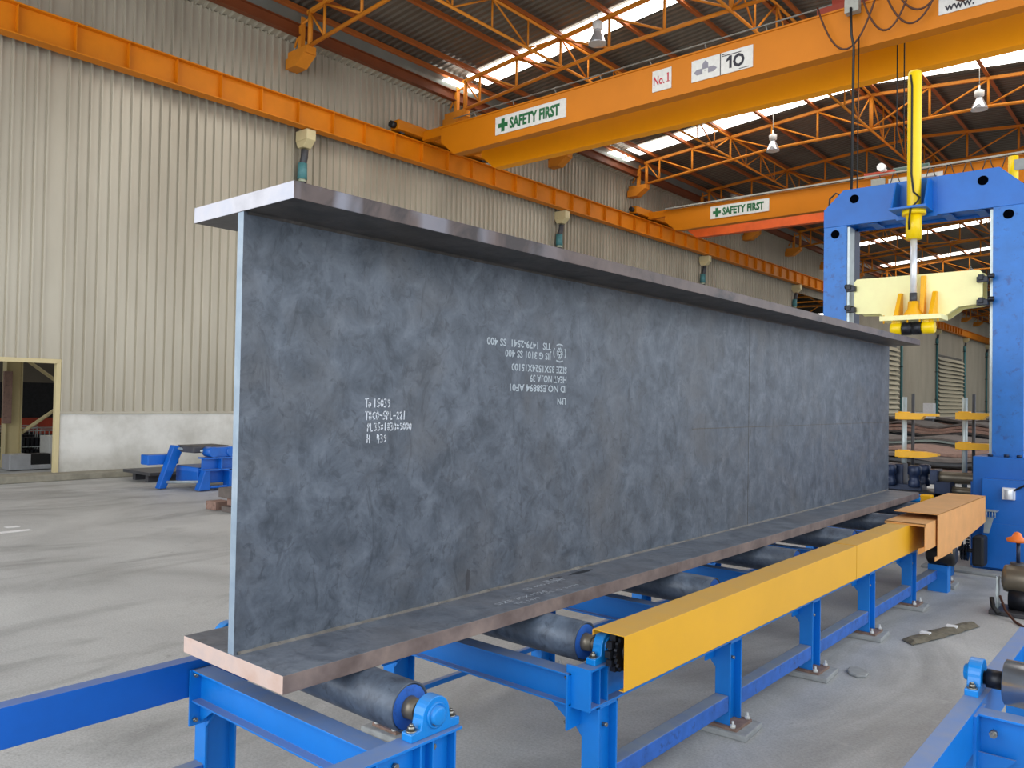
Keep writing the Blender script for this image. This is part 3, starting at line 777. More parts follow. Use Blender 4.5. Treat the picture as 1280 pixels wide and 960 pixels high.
# long unit
LEG = [1.6, 3.05, 4.46, 5.84, 7.23, 8.6]; ROL = [.43] + [y+.04 for y in LEG]
t = thing('roller_conveyor', 'long blue roller conveyor frame behind the yellow guard under the beam', 'frame', (0, 5, 0))
right_rail(t, .75, 1.45, 9.3, [1.53, 1.6] + [y for y in LEG[1:]]); left_rail(t, -.75, 1.4, 9.3)
MB().box(.66, .80, 1.435, 1.45, .565, .77).build('end_plate', 'blue', t, bevel=.001)
for y in LEG:
    cross_beam(t, y+.04); h_leg(t, .75, y, .055, .57, -1); h_leg(t, -.75, y, .055, .595, 1)
for s in (-1, 1):
    for a, b_ in zip(LEG, LEG[1:]):
        mb = MB(); mb.box(s*.75-.045, s*.75+.045, a+.087, b_-.087, .14, .24) if s > 0 else mb.box(-.77, -.73, a+.087, b_-.087, .20, .235)
        mb.build('tie_rail', 'blue_worn' if s > 0 else 'blue', t, bevel=.006)
# footings
fl = ['nearest', 'second', 'third', 'fourth', 'fifth', 'sixth']
for s in (-1, 1):
    for i, y in enumerate([.375]+LEG if s < 0 else LEG):
        x = s*.75
        side = 'right' if s > 0 else 'left'
        j = i if s > 0 else i-1
        w = ('grout footing under the %s %s leg of the long conveyor' % (fl[j], side)) if j >= 0 else 'grey grout footing under the left leg of the near conveyor frame'
        t = thing('footing_pad', w, 'footing', (x, y, 0))
        mb = MB(); a, b_ = .15+R.uniform(0,.02), .15+R.uniform(0,.03)
        mb.prism([(x-a, y-b_), (x+a+.02, y-b_+.02), (x+a, y+b_), (x-a+.02, y+b_)], 'Z', 0, .038); mb.build('grout', 'grout', t, bevel=.008)
        MB().box(x-.11, x+.11, y-.115, y+.115, .036, .055).build('base_plate', 'rust_plate', t, bevel=.002)
        b = MB()
        for dx, dy in ((-.08, -.1), (.08, -.1), (.085, .1), (-.08, .1)):
            b.cyl((x+dx, y+dy, .055), (x+dx, y+dy, .095), .008, n=8).cyl((x+dx, y+dy, .055), (x+dx, y+dy, .072), .018, n=6)
        pieces(b, 'anchor_bolt', 'white_sign', t)
# rollers
def bearing(par, x, y, m='blue_house', n_out=1):
    z = RZ
    mb = MB()
    base = [(y-.13, .765), (y+.13, .765), (y+.13, .795), (y+.085, .803), (y+.062, z)]
    arc = [(y+.072*math.cos(a), z+.01+.072*math.sin(a)) for a in [PI*k_/16 for k_ in range(17)]]
    mb.prism([(y-.13,.765),(y+.13,.765),(y+.13,.797),(y+.08,.803)]+arc+[(y-.08,.803),(y-.13,.797)], 'X', x-.028, x+.028)
    o = mb.build('bearing_housing', m, par, bevel=.004)
    s = n_out
    MB().lathe([(.056,.028),(.056,.031),(.05,.034),(.044,.033),(.044,.03),(.036,.03),(.036,.05),(.03,.053),(.0,.053)][::-1] if False else [(.05,.0),(.05,.034),(.044,.036),(.04,.03),(.036,.03),(.036,.048),(.03,.052),(.001,.052)], (x, y, z+.01), (s,0,0), 28).build('end_cap', m, o)
    b = MB()
    for dy in (-.105, .105): b.cyl((x, y+dy, .797), (x, y+dy, .803), .022, n=20).cyl((x, y+dy, .803), (x, y+dy, .818), .015, n=6).cyl((x, y+dy, .818), (x, y+dy, .826), .008, n=8)
    pieces(b, 'bolt', 'bolt', o)
    return o
rl = ['nearest the camera with a blue round bearing cap', 'second from the camera, at the open end of the yellow guard', 'third from the camera, behind the yellow guard',
      'fourth from the camera, behind the yellow guard', 'fifth from the camera, behind the yellow guard', 'sixth from the camera, beside the tan end cover', 'farthest, at the feet of the blue machine']
for i, y in enumerate(ROL):
    t = thing('conveyor_roller', 'dark conveyor roller ' + rl[i], 'roller', (0, y, RZ))
    mb = MB()
    mb.lathe([(.055,.012),(.09,.012),(.094,.0),(RR,.004),(RR,1.256),(.094,1.26),(.09,1.248),(.055,1.248)], (-.63, y, RZ), (1,0,0), 48)
    mb.build('drum', 'roller', t)
    MB().cyl((-.78, y, RZ), (.79 if i == 0 else .905, y, RZ), .03, n=16).cyl((.6, y, RZ), (.68, y, RZ), .05, .038, n=20).cyl((-.68, y, RZ), (-.6, y, RZ), .038, .05, n=20).build('shaft', 'shaft_grey', t)
    for x in (-.625, .617): MB().cyl((x, y, RZ), (x+.008, y, RZ), .088, n=36).build('end_disc', 'blue_worn', t)
    bearing(t, .75, y, n_out=1); bearing(t, -.75, y, n_out=-1)
    if i:
        mb = MB()
        for x in (.832, .866):
            pts = []
            for k_ in range(54):
                a = 2*PI*k_/54; r = (.092, .092, .078)[k_ % 3] if k_ % 3 < 2 else .078
                pts.append((y+r*math.cos(a), RZ+r*math.sin(a)))
            mb.prism(pts, 'X', x-.008, x+.008)
        mb.cyl((.79, y, RZ), (.9, y, RZ), .04, n=16)
        mb.build('sprocket', 'black_steel', t)
        if i < len(ROL)-1:
            mb = MB(); y2 = ROL[i+1]; x = .832 if i % 2 else .866; nlk = int((y2-y)/.05)
            for s in (-1, 1):
                for k_ in range(nlk+1):
                    yy = y+(y2-y)*k_/nlk; mb.box(x-.016, x+.016, yy-.018, yy+.018, RZ+s*.088-.012, RZ+s*.088+.012)
            for c_y, s in ((y, -1), (y2, 1)):
                for k_ in range(1, 6):
                    a = PI*k_/6; yy = c_y+s*.088*math.sin(a); zz = RZ+.088*math.cos(a)
                    mb.box(x-.016, x+.016, yy-.014, yy+.014, zz-.016, zz+.016)
            tag(mb.build('drive_chain', 'black_steel'), 'black drive chain inside the yellow guard, ' + ['','at its open near end','second from the near end','third from the near end','fourth from the near end','last before the blue machine'][i], 'chain')
# chain guards
def guard(name, lab, ya, yb, xo, xi, z1, z0, m, cat='guard', lip=True):
    mb = MB(); th = .004
    pr = [(xi, z1), (xo, z1), (xo, z0), (xo-.03, z0), (xo-.03, z0+th), (xo-th, z0+th), (xo-th, z1-th), (xi+th, z1-th), (xi+th, z1-.03), (xi, z1-.03)]
    mb.prism(pr, 'Y', ya, yb); return tag(mb.build(name, m, bevel=.001), lab, cat)
guard('chain_guard', 'long yellow sheet metal chain guard in front, with open near end', 1.545, 4.99, .925, .735, .934, .666, 'yellow_guard')
guard('chain_guard', 'second yellow sheet metal chain guard, between the long guard and the tan cover', 5.0, 7.5, .925, .735, .936, .664, 'yellow_guard')
t = thing('chain_guard', 'tan box cover stepping up over the far end of the yellow chain guard', 'guard', (.95, 8, .8))
mb = MB(); mb.prism([(.70, .955), (1.06, .955), (1.06, .70), (1.0, .66), (1.0, .72), (1.055, .74), (1.055, .95), (.70, .95)], 'Y', 6.55, 7.45)
mb.box(.70, 1.06, 6.55, 6.56, .93, .955)
mb.build('near_cover', 'tan_guard', t)
mb = MB(); mb.prism([(6.95, 1.01), (9.25, 1.01), (9.25, .70), (8.05, .62), (7.95, .585), (6.95, .60)], 'X', 1.075, 1.08)
mb.box(.68, 1.08, 6.95, 9.25, 1.005, 1.012); mb.build('far_cover', 'tan_guard', t)
MB().box(1.062, 1.07, 6.9, 7.6, .56, .60).box(1.062, 1.07, 7.6, 7.62, .54, .72).build('bent_bracket', 'tan_guard', t)

# ------------------------------------------------------------------ straightening machine portal
t = thing('portal_frame', 'tall blue steel portal frame of the straightening machine at the far end of the beam', 'machine', (.07, 10.4, 0))
Yf, Yb = 10.2, 10.75
for xa, xb, s in ((-1.20, -.87, -1), (.98, 1.33, 1)):
    mb = MB(); mb.box(xa, xb, Yf, Yf+.03, .2, 4.72).box(xa, xb, Yb-.03, Yb, .2, 4.72).box(xa+.03, xb-.03, Yf+.03, Yb-.03, .2, 4.72)
    c = mb.build('column', 'blue_col', t, bevel=.003)
    m2 = MB()
    for z in ((4.57, 3.4) if s < 0 else (4.57, 3.1, 1.39)):
        if z == 3.4 or z == 3.1: continue
        m2.cyl(((xa+xb)/2, Yf-.006, z), ((xa+xb)/2, Yf+.01, z), .062, n=24)
    pieces(m2, 'bolt_hole', 'void', c)
    g = MB()
    if s < 0: g.box(xb, xb+.035, Yf+.02, Yf+.24, 1.2, 4.66)
    else: g.box(xa-.035, xa, Yf+.02, Yf+.24, 1.2, 4.66)
    g.build('guide_strip', 'guide', c)
    if s < 0: MB().box(xb, xb+.02, Yf+.3, Yb-.02, 1.2, 4.66).build('rear_strip', 'dark_blue_steel', c)
ch = .27
mb = MB(); pr = [(-1.20, 4.68), (1.33, 4.68), (1.33, 4.93), (1.05, 5.2), (-.92, 5.2), (-1.20, 4.94)]
mb.prism(pr, 'Y', Yf-.012, Yf+.03).prism(pr, 'Y', Yb-.03, Yb)
mb.prism([(-1.17, 4.72), (1.30, 4.72), (1.30, 4.92), (1.04, 5.17), (-.91, 5.17), (-1.17, 4.92)], 'Y', Yf+.03, Yb-.03)
cb = mb.build('crosshead', 'blue_machine', t, bevel=.004)
m2 = MB()
for x in (-.765, .865): m2.cyl((x, Yf-.02, 5.05), (x, Yf, 5.05), .062, n=24)
pieces(m2, 'bolt_hole', 'void', cb)
m2 = MB()
for x in (-.6, -.2, .35, .75): m2.box(x, x+.12, Yf+.08, Yb-.08, 4.675, 4.685)
pieces(m2, 'rib', 'blue_col', cb)
mb = MB()
for x in (-.165, .245):
    mb.prism([(Yf, 4.74), (Yf-.42, 4.74), (Yf-.2, 5.15), (Yf, 5.15)], 'X', x, x+.022)
mb.box(-.18, .28, Yf-.44, Yf, 4.72, 4.75)
pieces(mb, 'cylinder_bracket', 'blue_machine', t, bevel=.003)
MB().box(-.2, .32, Yf-.02, Yf-.012, 4.66, 5.19).build('centre_plate', 'blue_machine', t)
# hydraulic cylinder
CX, CY = .085, 9.97
t = thing('hydraulic_cylinder', 'tall yellow hydraulic cylinder standing upright on the portal crosshead', 'cylinder', (CX, CY, 4.3))
MB().lathe([(.083,.0),(.087,.01),(.087,1.82),(.075,1.86),(.02,1.865)], (CX, CY, 4.76), (0,0,1), 32).build('barrel', 'yellow', t)
MB().cyl((CX, CY, 4.66), (CX, CY, 4.72), .15, n=32).build('mounting_flange', 'yellow', t)
MB().cyl((CX, CY, 4.33), (CX, CY, 4.72), .1, n=32).build('gland', 'yellow', t)
MB().cyl((CX, CY, 3.52), (CX, CY, 4.33), .042, n=24).build('piston_rod', 'chrome', t)
MB().cyl((CX, CY, 3.45), (CX, CY, 3.6), .048, n=20).build('rod_end', 'dark_metal', t)
MB().tube([(CX-.03, CY-.09, 6.55), (CX-.01, CY-.1, 6.4), (CX-.01, CY-.1, 5.2), (CX+.02, CY-.11, 4.95), (CX+.1, CY-.12, 4.86), (CX+.08, CY-.16, 4.8), (CX+.0, CY-.17, 4.72), (CX-.03, CY-.13, 4.55), (CX-.03, CY-.11, 4.45)], .013, 8).build('hose', 'black', t)
# crosshead slide
t = thing('press_slide', 'pale yellow press slide plate hanging between the portal columns', 'machine', (.07, 10.1, 3.3))
mb = MB(); rr = .05
pr = [(-.70,3.37),(-.38,3.36),(-.30,3.27),(.42,3.27),(.60,3.40),(.84,3.42),(.87,3.46),(.87,3.83),(.84,3.87),(-.70,3.87),(-.735,3.83),(-.735,3.41)]
mb.prism(pr, 'Y', 10.12, 10.2).prism(pr, 'Y', 10.46, 10.5).box(-.6, .75, 10.18, 10.48, 3.45, 3.5)
mb.build('slide_plate', 'yellow_overlit', t, bevel=.004)
mb = MB()
for x, zt, w in ((-.13, 3.62, .05), (.30, 3.62, .05), (.155, 3.84, .055)):
    mb.prism([(10.12, 3.29), (9.84 if zt < 3.7 else 9.98, 3.29), (10.06, zt), (10.12, zt)], 'X', x, x+w)
pieces(mb, 'gusset', 'yellow_arm', t, bevel=.002)
MB().box(-.30, .46, 9.8, 10.2, 3.225, 3.29).build('foot_plate', 'yellow_overlit', t, bevel=.003)
MB().lathe([(.12,.0),(.12,.03),(.07,.1),(.065,.2)], (CX, CY, 3.285), (0,0,1), 24).build('rod_socket', 'yellow_arm', t)
mb = MB()
for x in (-.25, -.12, .05, .2, .32, .42): mb.cyl((x, 9.83, 3.19), (x, 9.83, 3.3), .012, n=6)
pieces(mb, 'bolt', 'yellow_arm', t)
for x0, x1 in ((-.19, -.04), (.2, .36)):
    MB().lathe([(.07,.0),(.085,.02),(.085,x1-x0-.02),(.07,x1-x0)], (x0, 9.95, 3.125), (1,0,0), 24).box(x0+.02, x1-.02, 9.9, 10.0, 3.12, 3.24).build('roller_bracket', 'yellow', t)
MB().lathe([(.085,0),(.09,.01),(.09,.11),(.078,.115),(.078,.125),(.09,.13),(.09,.23),(.085,.24)], (-.04, 9.95, 3.12), (1,0,0), 32).build('press_roller', 'black_steel', t)
for z in (3.44, 3.74):
    for s in (-1, 1):
        x0 = -.83 if s < 0 else .82
        mb = MB(); mb.box(x0, x0+.13, 10.05, 10.12, z-.045, z+.03); mb.box(x0+.03*(-s)-.02+(0 if s<0 else .07), x0+.03*(-s)+.04+(0 if s<0 else .07), 10.03, 10.2, z-.02, z+.055)
        mb.cyl((x0+(-.02 if s<0 else .13), 10.08, z+.03), (x0+(.05 if s<0 else .2), 10.08, z+.03), .035, n=12)
        mb.build('guide_shoe', 'black_steel', t, bevel=.006)
# small cylinders on top
for x, lab in ((1.14, 'short yellow cylinder on top of the right portal column, at the photo edge'), (-1.03, 'short yellow cylinder with bent hose on top of the left portal column')):
    t = thing('hydraulic_cylinder', lab, 'cylinder', (x, 10.62, 5.0))
    MB().cyl((x, 10.62, 4.7 if x < 0 else 4.9), (x, 10.62, 5.28 if x < 0 else 5.42), .06, n=20).build('barrel', 'yellow', t)
    MB().box(x+.02, x+.16, 10.56, 10.6, 5.1 if x < 0 else 5.22, 5.24 if x < 0 else 5.36).build('port_block', 'grey_pipe', t)
    if x < 0: MB().tube([(x-.06, 10.62, 5.24), (x-.14, 10.6, 5.28), (x-.22, 10.58, 5.2), (x-.24, 10.56, 4.9), (x-.23, 10.5, 3.2)], .014, 8).build('hose', 'black', t)
# base cabinet
t = thing('machine_base', 'massive blue machine base block carrying the right portal column', 'machine', (1.3, 10.4, 0))
mb = MB(); mb.box(.80, 2.3, 10.0, 11.4, 0.0, 1.44); mb.build('body', 'blue_machine', t, bevel=.01)
mb = MB(); mb.box(.93, 2.3, 9.86, 10.0, .06, 1.17); mb.build('front_panel', 'blue_machine', t, bevel=.008)
MB().box(.94, 2.3, 9.845, 9.86, .06, .62).build('lower_panel', 'blue_machine', t, bevel=.006)
MB().box(.74, .8, 10.2, 11.3, 0, 1.1).build('side_flange', 'blue_machine', t, bevel=.005)
b = MB()
for x in (.98, 1.16, 1.3): b.cyl((x, 10.1, 1.44), (x, 10.1, 1.475), .03, n=8)
pieces(b, 'bolt', 'dark_blue_steel', t)
MB().box(1.16, 1.3, 9.8, 9.87, .93, 1.08).cyl((1.24, 9.78, .94), (1.24, 9.78, 1.06), .05, n=16).build('oil_cup', 'chrome', t, bevel=.006)
MB().tube([(1.29, 9.8, 1.05), (1.4, 9.78, 1.12), (1.6, 9.8, 1.16)], .012, 8).build('oil_hose', 'black', t)
mb = MB(); mb.box(.96, 1.12, 9.72, 9.86, .775, .79)
for k_ in range(5): mb.cyl((.98+.03*k_, 9.73, .70), (.98+.03*k_, 9.73, .78), .006, n=6)
mb.prism([(.98, .70), (1.08, .70), (1.03, .5), (.97, .5)], 'Y', 9.76, 9.765)
mb.build('brush_bracket', 'guide', t)
mb = MB(); mb.box(.3, 2.6, 9.55, 9.84, 0, .035); tag(mb.build('grout_strip', 'grout', bevel=.01), 'pale concrete plinth strip along the foot of the blue machine base', 'plinth')
# chain box
t = thing('sprocket_guard', 'black rounded chain guard box beside the blue machine base', 'guard', (1.0, 9.4, .15))
MB().box(.945, 1.075, 9.2, 9.45, .16, .52).build('shell', 'black', t, bevel=.03)
MB().cyl((.78, 9.32, .33), (1.0, 9.32, .33), .025, n=12).build('axle', 'dark_metal', t)
mb = MB()
for x in (.82, .85, .88):
    mb.prism([(9.32+(.1 if k_ % 2 else .085)*math.cos(2*PI*k_/28), .3+(.1 if k_ % 2 else .085)*math.sin(2*PI*k_/28)) for k_ in range(28)], 'X', x-.008, x+.008)
mb.build('sprocket', 'black_steel', t)
mb = MB()
for x in (.81, .88):
    for k_ in range(14): mb.box(x-.02, x+.02, 9.3, 9.34, .36+k_*.035, .385+k_*.035)
pieces(mb, 'chain', 'black_steel', t)
MB().box(.6, .72, 9.25, 9.4, .0, .58).build('support_post', 'blue', t)
t = thing('drive_drum', 'black drum of the conveyor drive below the tan cover', 'motor', (.85, 8.1, .4))
MB().lathe([(.08,0),(.125,.03),(.125,.27),(.08,.3)], (.68, 8.25, .42), (1,0,0), 28).build('body', 'black', t)
MB().box(.7, .9, 8.2, 8.35, .0, .3).build('foot', 'blue', t)

# shafts and heads inside the machine
t = thing('straightening_unit', 'dark roller straightening head with thick grey shafts left of the blue machine base', 'machine', (.3, 10.6, 0))
MB().lathe([(.075,0),(.08,.02),(.08,.5),(.07,.52)], (.27, 10.55, 1.10), (1,0,0), 28).build('upper_shaft', 'shaft_grey', t)
MB().lathe([(.055,0),(.06,.02),(.06,.3),(.07,.31),(.07,.34)], (.46, 10.45, .93), (1,0,0), 28).build('lower_shaft', 'shaft_grey', t)
MB().box(.2, .3, 10.4, 10.7, 1.0, 1.2).box(.28, .48, 10.3, 10.6, .8, 1.05).build('coupling_block', 'dark_blue_steel', t, bevel=.01)
mb = MB(); mb.box(-.4, -.15, 10.45, 10.7, .95, 1.25).box(-.62, .1, 10.4, 10.7, .85, .98).box(-.55, -.45, 10.4, 10.6, .98, 1.2); pieces(mb, 'bearing_block', 'dark_blue_steel', t, bevel=.01)
for x, y in ((-.3, 10.35), (.02, 10.35), (.06, 10.7)):
    MB().lathe([(.07,0),(.08,.02),(.08,.08),(.065,.1),(.065,.16),(.085,.18),(.085,.28),(.06,.3)], (x, y, .95), (0,0,1), 24).build('vertical_roller', 'dark_blue_steel', t)
MB().box(-.9, .5, 10.3, 10.9, .55, .9).build('bed', 'black_steel', t, bevel=.01)
MB().box(-.8, -.6, 10.35, 10.8, 0, .56).box(.2, .4, 10.35, 10.8, 0, .56).build('pedestal', 'blue_shaded', t)
for sx, zl, zh, lab in ((-.23, (1.38, 1.93), 0, 'threaded spindle with two yellow arms, just right of the beam end'), (.55, (1.53, 1.95), 0, 'threaded spindle with two yellow arms, left of the blue right column')):
    t = thing('spindle_post', lab, 'spindle', (sx, 10.8, .9))
    MB().cyl((sx, 10.8, .9), (sx, 10.8, 2.2), .035, n=14).build('screw', 'guide', t)
    MB().cyl((sx+.09, 10.9, .9), (sx+.09, 10.9, 2.25), .022, n=10).build('guide_rod', 'dark_metal', t)
    for z in zl:
        mb = MB(); mb.prism([(sx-.1, z-.045), (sx+.26, z-.045), (sx+.46, z-.01), (sx+.46, z+.02), (sx+.28, z+.045), (sx-.1, z+.045)] if z < 1.7 else
                            [(sx-.1, z-.05), (sx+.24, z-.05), (sx+.28, z-.0), (sx+.45, z+.0), (sx+.45, z+.04), (sx-.1, z+.045)], 'Y', 10.7, 10.86)
        mb.cyl((sx, 10.78, z-.055), (sx, 10.78, z+.06), .08, n=20)
        mb.build('arm', 'yellow_arm', t, bevel=.004)
t = thing('small_gear_motor', 'small blue gear motor with yellow end cap beside the far end of the lower flange', 'motor', (.35, 9.5, .85))
MB().cyl((.12, 9.75, .86), (.26, 9.75, .86), .06, n=18).build('body', 'blue_house', t); MB().box(.25, .39, 9.69, 9.81, .79, .92).build('cap', 'yellow_arm', t, bevel=.015)
MB().box(.1, .4, 9.68, 9.82, .55, .79).build('bracket', 'black_steel', t)

# ------------------------------------------------------------------ foreground right conveyor
t = thing('roller_conveyor', 'blue conveyor frame in the lower right corner of the photo', 'frame', (2.8, 2.3, 0))
left_rail(t, 2.25, .9, 3.85, m='blue')
mb = MB(); mb.prism(ip(.31, .1, .01, .008, (2.22, .60)), 'X', 2.31, 3.7); mb.build('cross_beam', 'blue', t, bevel=.0015)
mb = MB(); mb.prism(ip(.31, .1, .01, .008, (3.6, .60)), 'X', 2.31, 3.7); mb.build('cross_beam', 'blue', t, bevel=.0015)
mb = MB(); mb.box(2.3, 2.312, 2.12, 2.32, .40, .755); pieces(mb, 'end_plate', 'blue', t)
mb = MB(); mb.cyl((2.37, 2.17, .69), (2.37, 2.14, .69), .016, n=6).cyl((2.37, 2.145, .69), (2.37, 2.125, .69), .008, n=8); pieces(mb, 'bolt', 'bolt', t)
for x in (2.25, 3.75):
    for y in (2.25, 3.6):
        h_leg(t, x, y, .0, .595, 1 if x < 3 else -1)
right_rail(t, 3.75, .9, 3.85, (2.2,))
t = thing('conveyor_roller', 'shiny bare steel roller in the lower right corner of the photo', 'roller', (2.9, 2.5, RZ))
y = 2.47
MB().lathe([(.04,.0),(.09,.0),(RR,.006),(RR,1.25),(.09,1.256),(.04,1.256)], (2.36, y, RZ), (1,0,0), 48).build('drum', 'bright_roller', t)
MB().cyl((2.22, y, RZ), (3.78, y, RZ), .03, n=16).cyl((2.29, y, RZ), (2.365, y, RZ), .042, n=20).build('shaft', 'black_steel', t)
bearing(t, 2.25, y, n_out=-1); bearing(t, 3.75, y, n_out=1)

# ------------------------------------------------------------------ motor, rag and floor bits on the right
t = thing('grinding_motor', 'worn grey motor with orange handled lever on a low dark cradle at the right edge', 'motor', (1.65, 7.7, 0))
MB().lathe([(.07,0),(.13,.02),(.14,.06),(.14,.34),(.13,.38),(.07,.4)], (1.5, 7.75, .34), (1,0,0), 28).build('housing', 'shaft_grey', t)
MB().lathe([(.05,0),(.12,.01),(.12,.26),(.05,.28)], (1.56, 7.72, .15), (1,0,0), 24).build('lower_wheel', 'black_steel', t)
MB().prism([(7.62,.03),(7.78,.03),(7.72,.36),(7.66,.36)], 'X', 1.46, 1.48).build('side_plate', 'guide', t)
MB().box(1.42, 1.95, 7.5, 7.9, 0, .045).build('cradle', 'dark_metal', t, bevel=.008)
MB().tube([(1.44, 7.55, .16), (1.46, 7.5, .08), (1.52, 7.45, .03)], .022, 8).build('handle', 'black', t)
MB().tube([(1.52, 7.5, .2), (1.58, 7.42, .08), (1.68, 7.3, .012), (1.8, 7.1, .012)], .012, 8).build('hose', 'copper_wire', t)
MB().cyl((1.63, 7.8, .46), (1.63, 7.8, .72), .018, n=10).build('lever', 'dark_blue_steel', t)
MB().cyl((1.63, 7.8, .45), (1.63, 7.8, .5), .07, n=16).build('lever_base', 'dark_metal', t)
MB().lathe([(.02,0),(.09,.01),(.1,.04),(.05,.06),(.03,.1),(.01,.11)], (1.62, 7.8, .7), (0,0,1), 12).build('knob', 'orange_knob', t)
t = thing('dirty_rag', 'crumpled brown rag strip with two white tape patches on the floor', 'rag', (1.2, 6.4, 0))
mb = MB(); L_, W_ = 22, 5
g = [[mb.bm.verts.new((1.09+(.32*i/L_)+(j/W_-.5)*.16*(1-.6*abs(i/L_-.4)), 5.85+i/L_*1.1-(j/W_-.5)*.12, .006+(.028*math.sin(PI*j/W_)+R.uniform(0,.012))*(1 if 0 < i < L_ else .1))) for j in range(W_+1)] for i in range(L_+1)]
for i in range(L_):
    for j in range(W_): mb._f([g[i][j], g[i+1][j], g[i+1][j+1], g[i][j+1]], 0)
mb.build('cloth', 'rag', t)
MB().box(1.12, 1.2, 6.13, 6.2, .03, .045).build('tape_patch', 'white', t); MB().box(1.24, 1.33, 6.55, 6.62, .03, .045).build('tape_patch', 'white', t)
mb = MB(); mb.prism([(.95,4.70),(.99,4.63),(1.05,4.61),(1.11,4.65),(1.10,4.74),(1.05,4.80),(.99,4.83),(.94,4.78)], 'Z', 0, .022)
tag(mb.build('mortar_lump', 'grout', bevel=.01), 'flat lump of dried mortar beside the second right footing', 'lump')

# ------------------------------------------------------------------ left background: blue machine, blocks, plates
t = thing('stored_machine', 'blue steel machine part with slanted arms standing by the left low wall', 'machine', (-13.2, 7.2, 0))
MB().box(-14.5, -14.16, 6.3, 7.0, .52, .74).build('stub_arm', 'blue_shaded', t, bevel=.02)
MB().prism(ip(.28, .3, .03, .02, (-13.15, .58)), 'Y', 6.98, 9.4).build('i_beam', 'blue_shaded', t)
MB().box(-14.2, -13.25, 6.95, 9.4, .15, .5).build('hull', 'blue_shaded', t, bevel=.02)
for yy in (7.35, 8.0): MB().box(-13.13, -13.0, yy, yy+.03, .46, .7).build('stiffener', 'blue_shaded', t)
MB().prism([(6.46,.02),(6.62,.02),(6.98,.84),(6.95,.93),(6.78,.95)], 'X', -14.15, -13.95).build('arm', 'blue_shaded', t, bevel=.015)
MB().prism([(6.88,.02),(7.14,.02),(7.14,.44),(7.02,.44)], 'X', -13.25, -13.05).build('arm', 'blue_shaded', t, bevel=.015)
MB().cyl((-14.05, 6.6, .15), (-13.2, 6.95, .2), .03, n=10).build('tie_bar', 'guide', t)
MB().cyl((-14.05, 6.85, .88), (-13.3, 7.1, .84), .03, n=10).build('tie_bar', 'guide', t)
MB().cyl((-13.1, 7.1, .08), (-13.1, 8.4, .08), .03, n=10).build('tie_bar', 'blue_shaded', t)
for yy in (7.2, 7.62): MB().cyl((-13.35, yy, .83), (-13.02, yy, .83), .11, n=24).build('hub', 'blue_shaded', t)
MB().box(-13.3, -13.06, 7.2, 7.62, .72, .93).build('hub_block', 'blue_shaded', t, bevel=.01)
MB().box(-13.25, -13.0, 7.55, 7.85, 0, .46).build('post', 'blue_shaded', t)
MB().box(-14.1, -13.35, 6.9, 7.75, .8, .95).build('top_cover', 'dark_metal', t, bevel=.03)
t2 = MB().lathe([(.2,0),(.34,.06),(.36,.3),(.28,.55),(.12,.68),(.05,.7)], (-16.9, 10.6, .16), (0,0,1), 20)
tag(t2.build('white_sack', 'white'), 'white sack standing against the low wall behind the blue machine part', 'sack')
mb = MB(); mb.box(-16.7, -15.3, 6.9, 9.6, .17, .24)
o = mb.build('steel_plate', 'dark_metal'); tag(o, 'dark steel plate lying on the floor left of the blue machine part', 'plate')
mb = MB(); mb.box(-16.4, -16.25, 7.0, 9.4, 0, .17); mb.box(-15.75, -15.6, 7.0, 9.4, 0, .17)
tag(mb.build('timber_bearers', 'dark_metal'), 'dark bearers under the flat steel plate by the wall', 'timber')
for (x, y, z, w, d, h, m, lab) in ((-10.0, 6.02, .24, .6, .5, .17, 'grey_block', 'dark steel block topmost of the small stack behind the beam end'),
                                  (-9.95, 6.06, .10, .42, .4, .14, 'brown_block', 'reddish steel block in the small stack, below the dark one'),
                                  (-10.45, 5.86, 0, .34, .3, .15, 'brown_block', 'pinkish block on the floor left of the small stack'),
                                  (-9.9, 6.02, 0, .5, .55, .10, 'grey_block', 'lowest block of the small stack behind the beam end')):
    mb = MB(); mb.box(x-w/2, x+w/2, y-d/2, y+d/2, z, z+h); tag(mb.build('steel_block', m, bevel=.01), lab, 'block')
for (x, y, l_, a_) in ((-10.25, 2.5, .9, .25), (-10.7, 2.62, .35, .1)):  # patches of sunlight on the floor, made as thin white slabs
    mb = MB(); mb.box(x-.08, x+.08, y-l_/4, y+l_/4, 0.001, .004); o = mb.build('sun_patch', 'white', recalc=True)
    tag(o, 'long painted sun patch on the floor at the left edge' if l_ > .5 else 'short painted sun patch above the long one on the floor', 'mark')

# ------------------------------------------------------------------ beyond the doorway
t = thing('steel_column', 'cream steel column with diagonal braces, seen through the doorway', 'column', (-21.5, 6, 0))
MB().prism(ip(.4, .3, .02, .015, (-21.5, 6.0)), 'Z', 0, 13.5).build('post', 'cream', t)
for a, b in (((-21.5, 6.1, 3.1), (-21.5, 7.6, 2.0)), ((-21.5, 6.2, .9), (-21.5, 7.6, 1.95))):
    MB().cyl(a, b, .05, n=8).build('brace', 'cream', t)
MB().box(-21.3, -21.2, 5.7, 5.9, 1.2, 2.6).build('cable_box', 'brown_block', t)
t = thing('steel_column', 'second cream steel column far behind the doorway', 'column', (-26, 11.6, 0))
MB().prism(ip(.4, .3, .02, .015, (-26, 11.6)), 'Z', 0, 13.5).build('post', 'cream', t)
mb = MB(); mb.box(-30, -29.8, -5, 40, 3.6, 4.3); tag(mb.build('tie_beam', 'red_rack'), 'red oxide beam across the adjoining bay, seen through the doorway', 'beam').data
mb = MB(); mb.box(-30, -29.6, -5, 40, 0, 1.1); tag(mb.build('stacked_plates', 'red_rack'), 'low red steel stack at the back of the adjoining bay', 'stack')
mb = MB(); mb.box(-29.9, -29.7, -5, 40, 1.1, 2.4); tag(mb.build('dark_panel', 'black_steel'), 'dark panel above the red stack in the adjoining bay', 'panel')
rk = 0
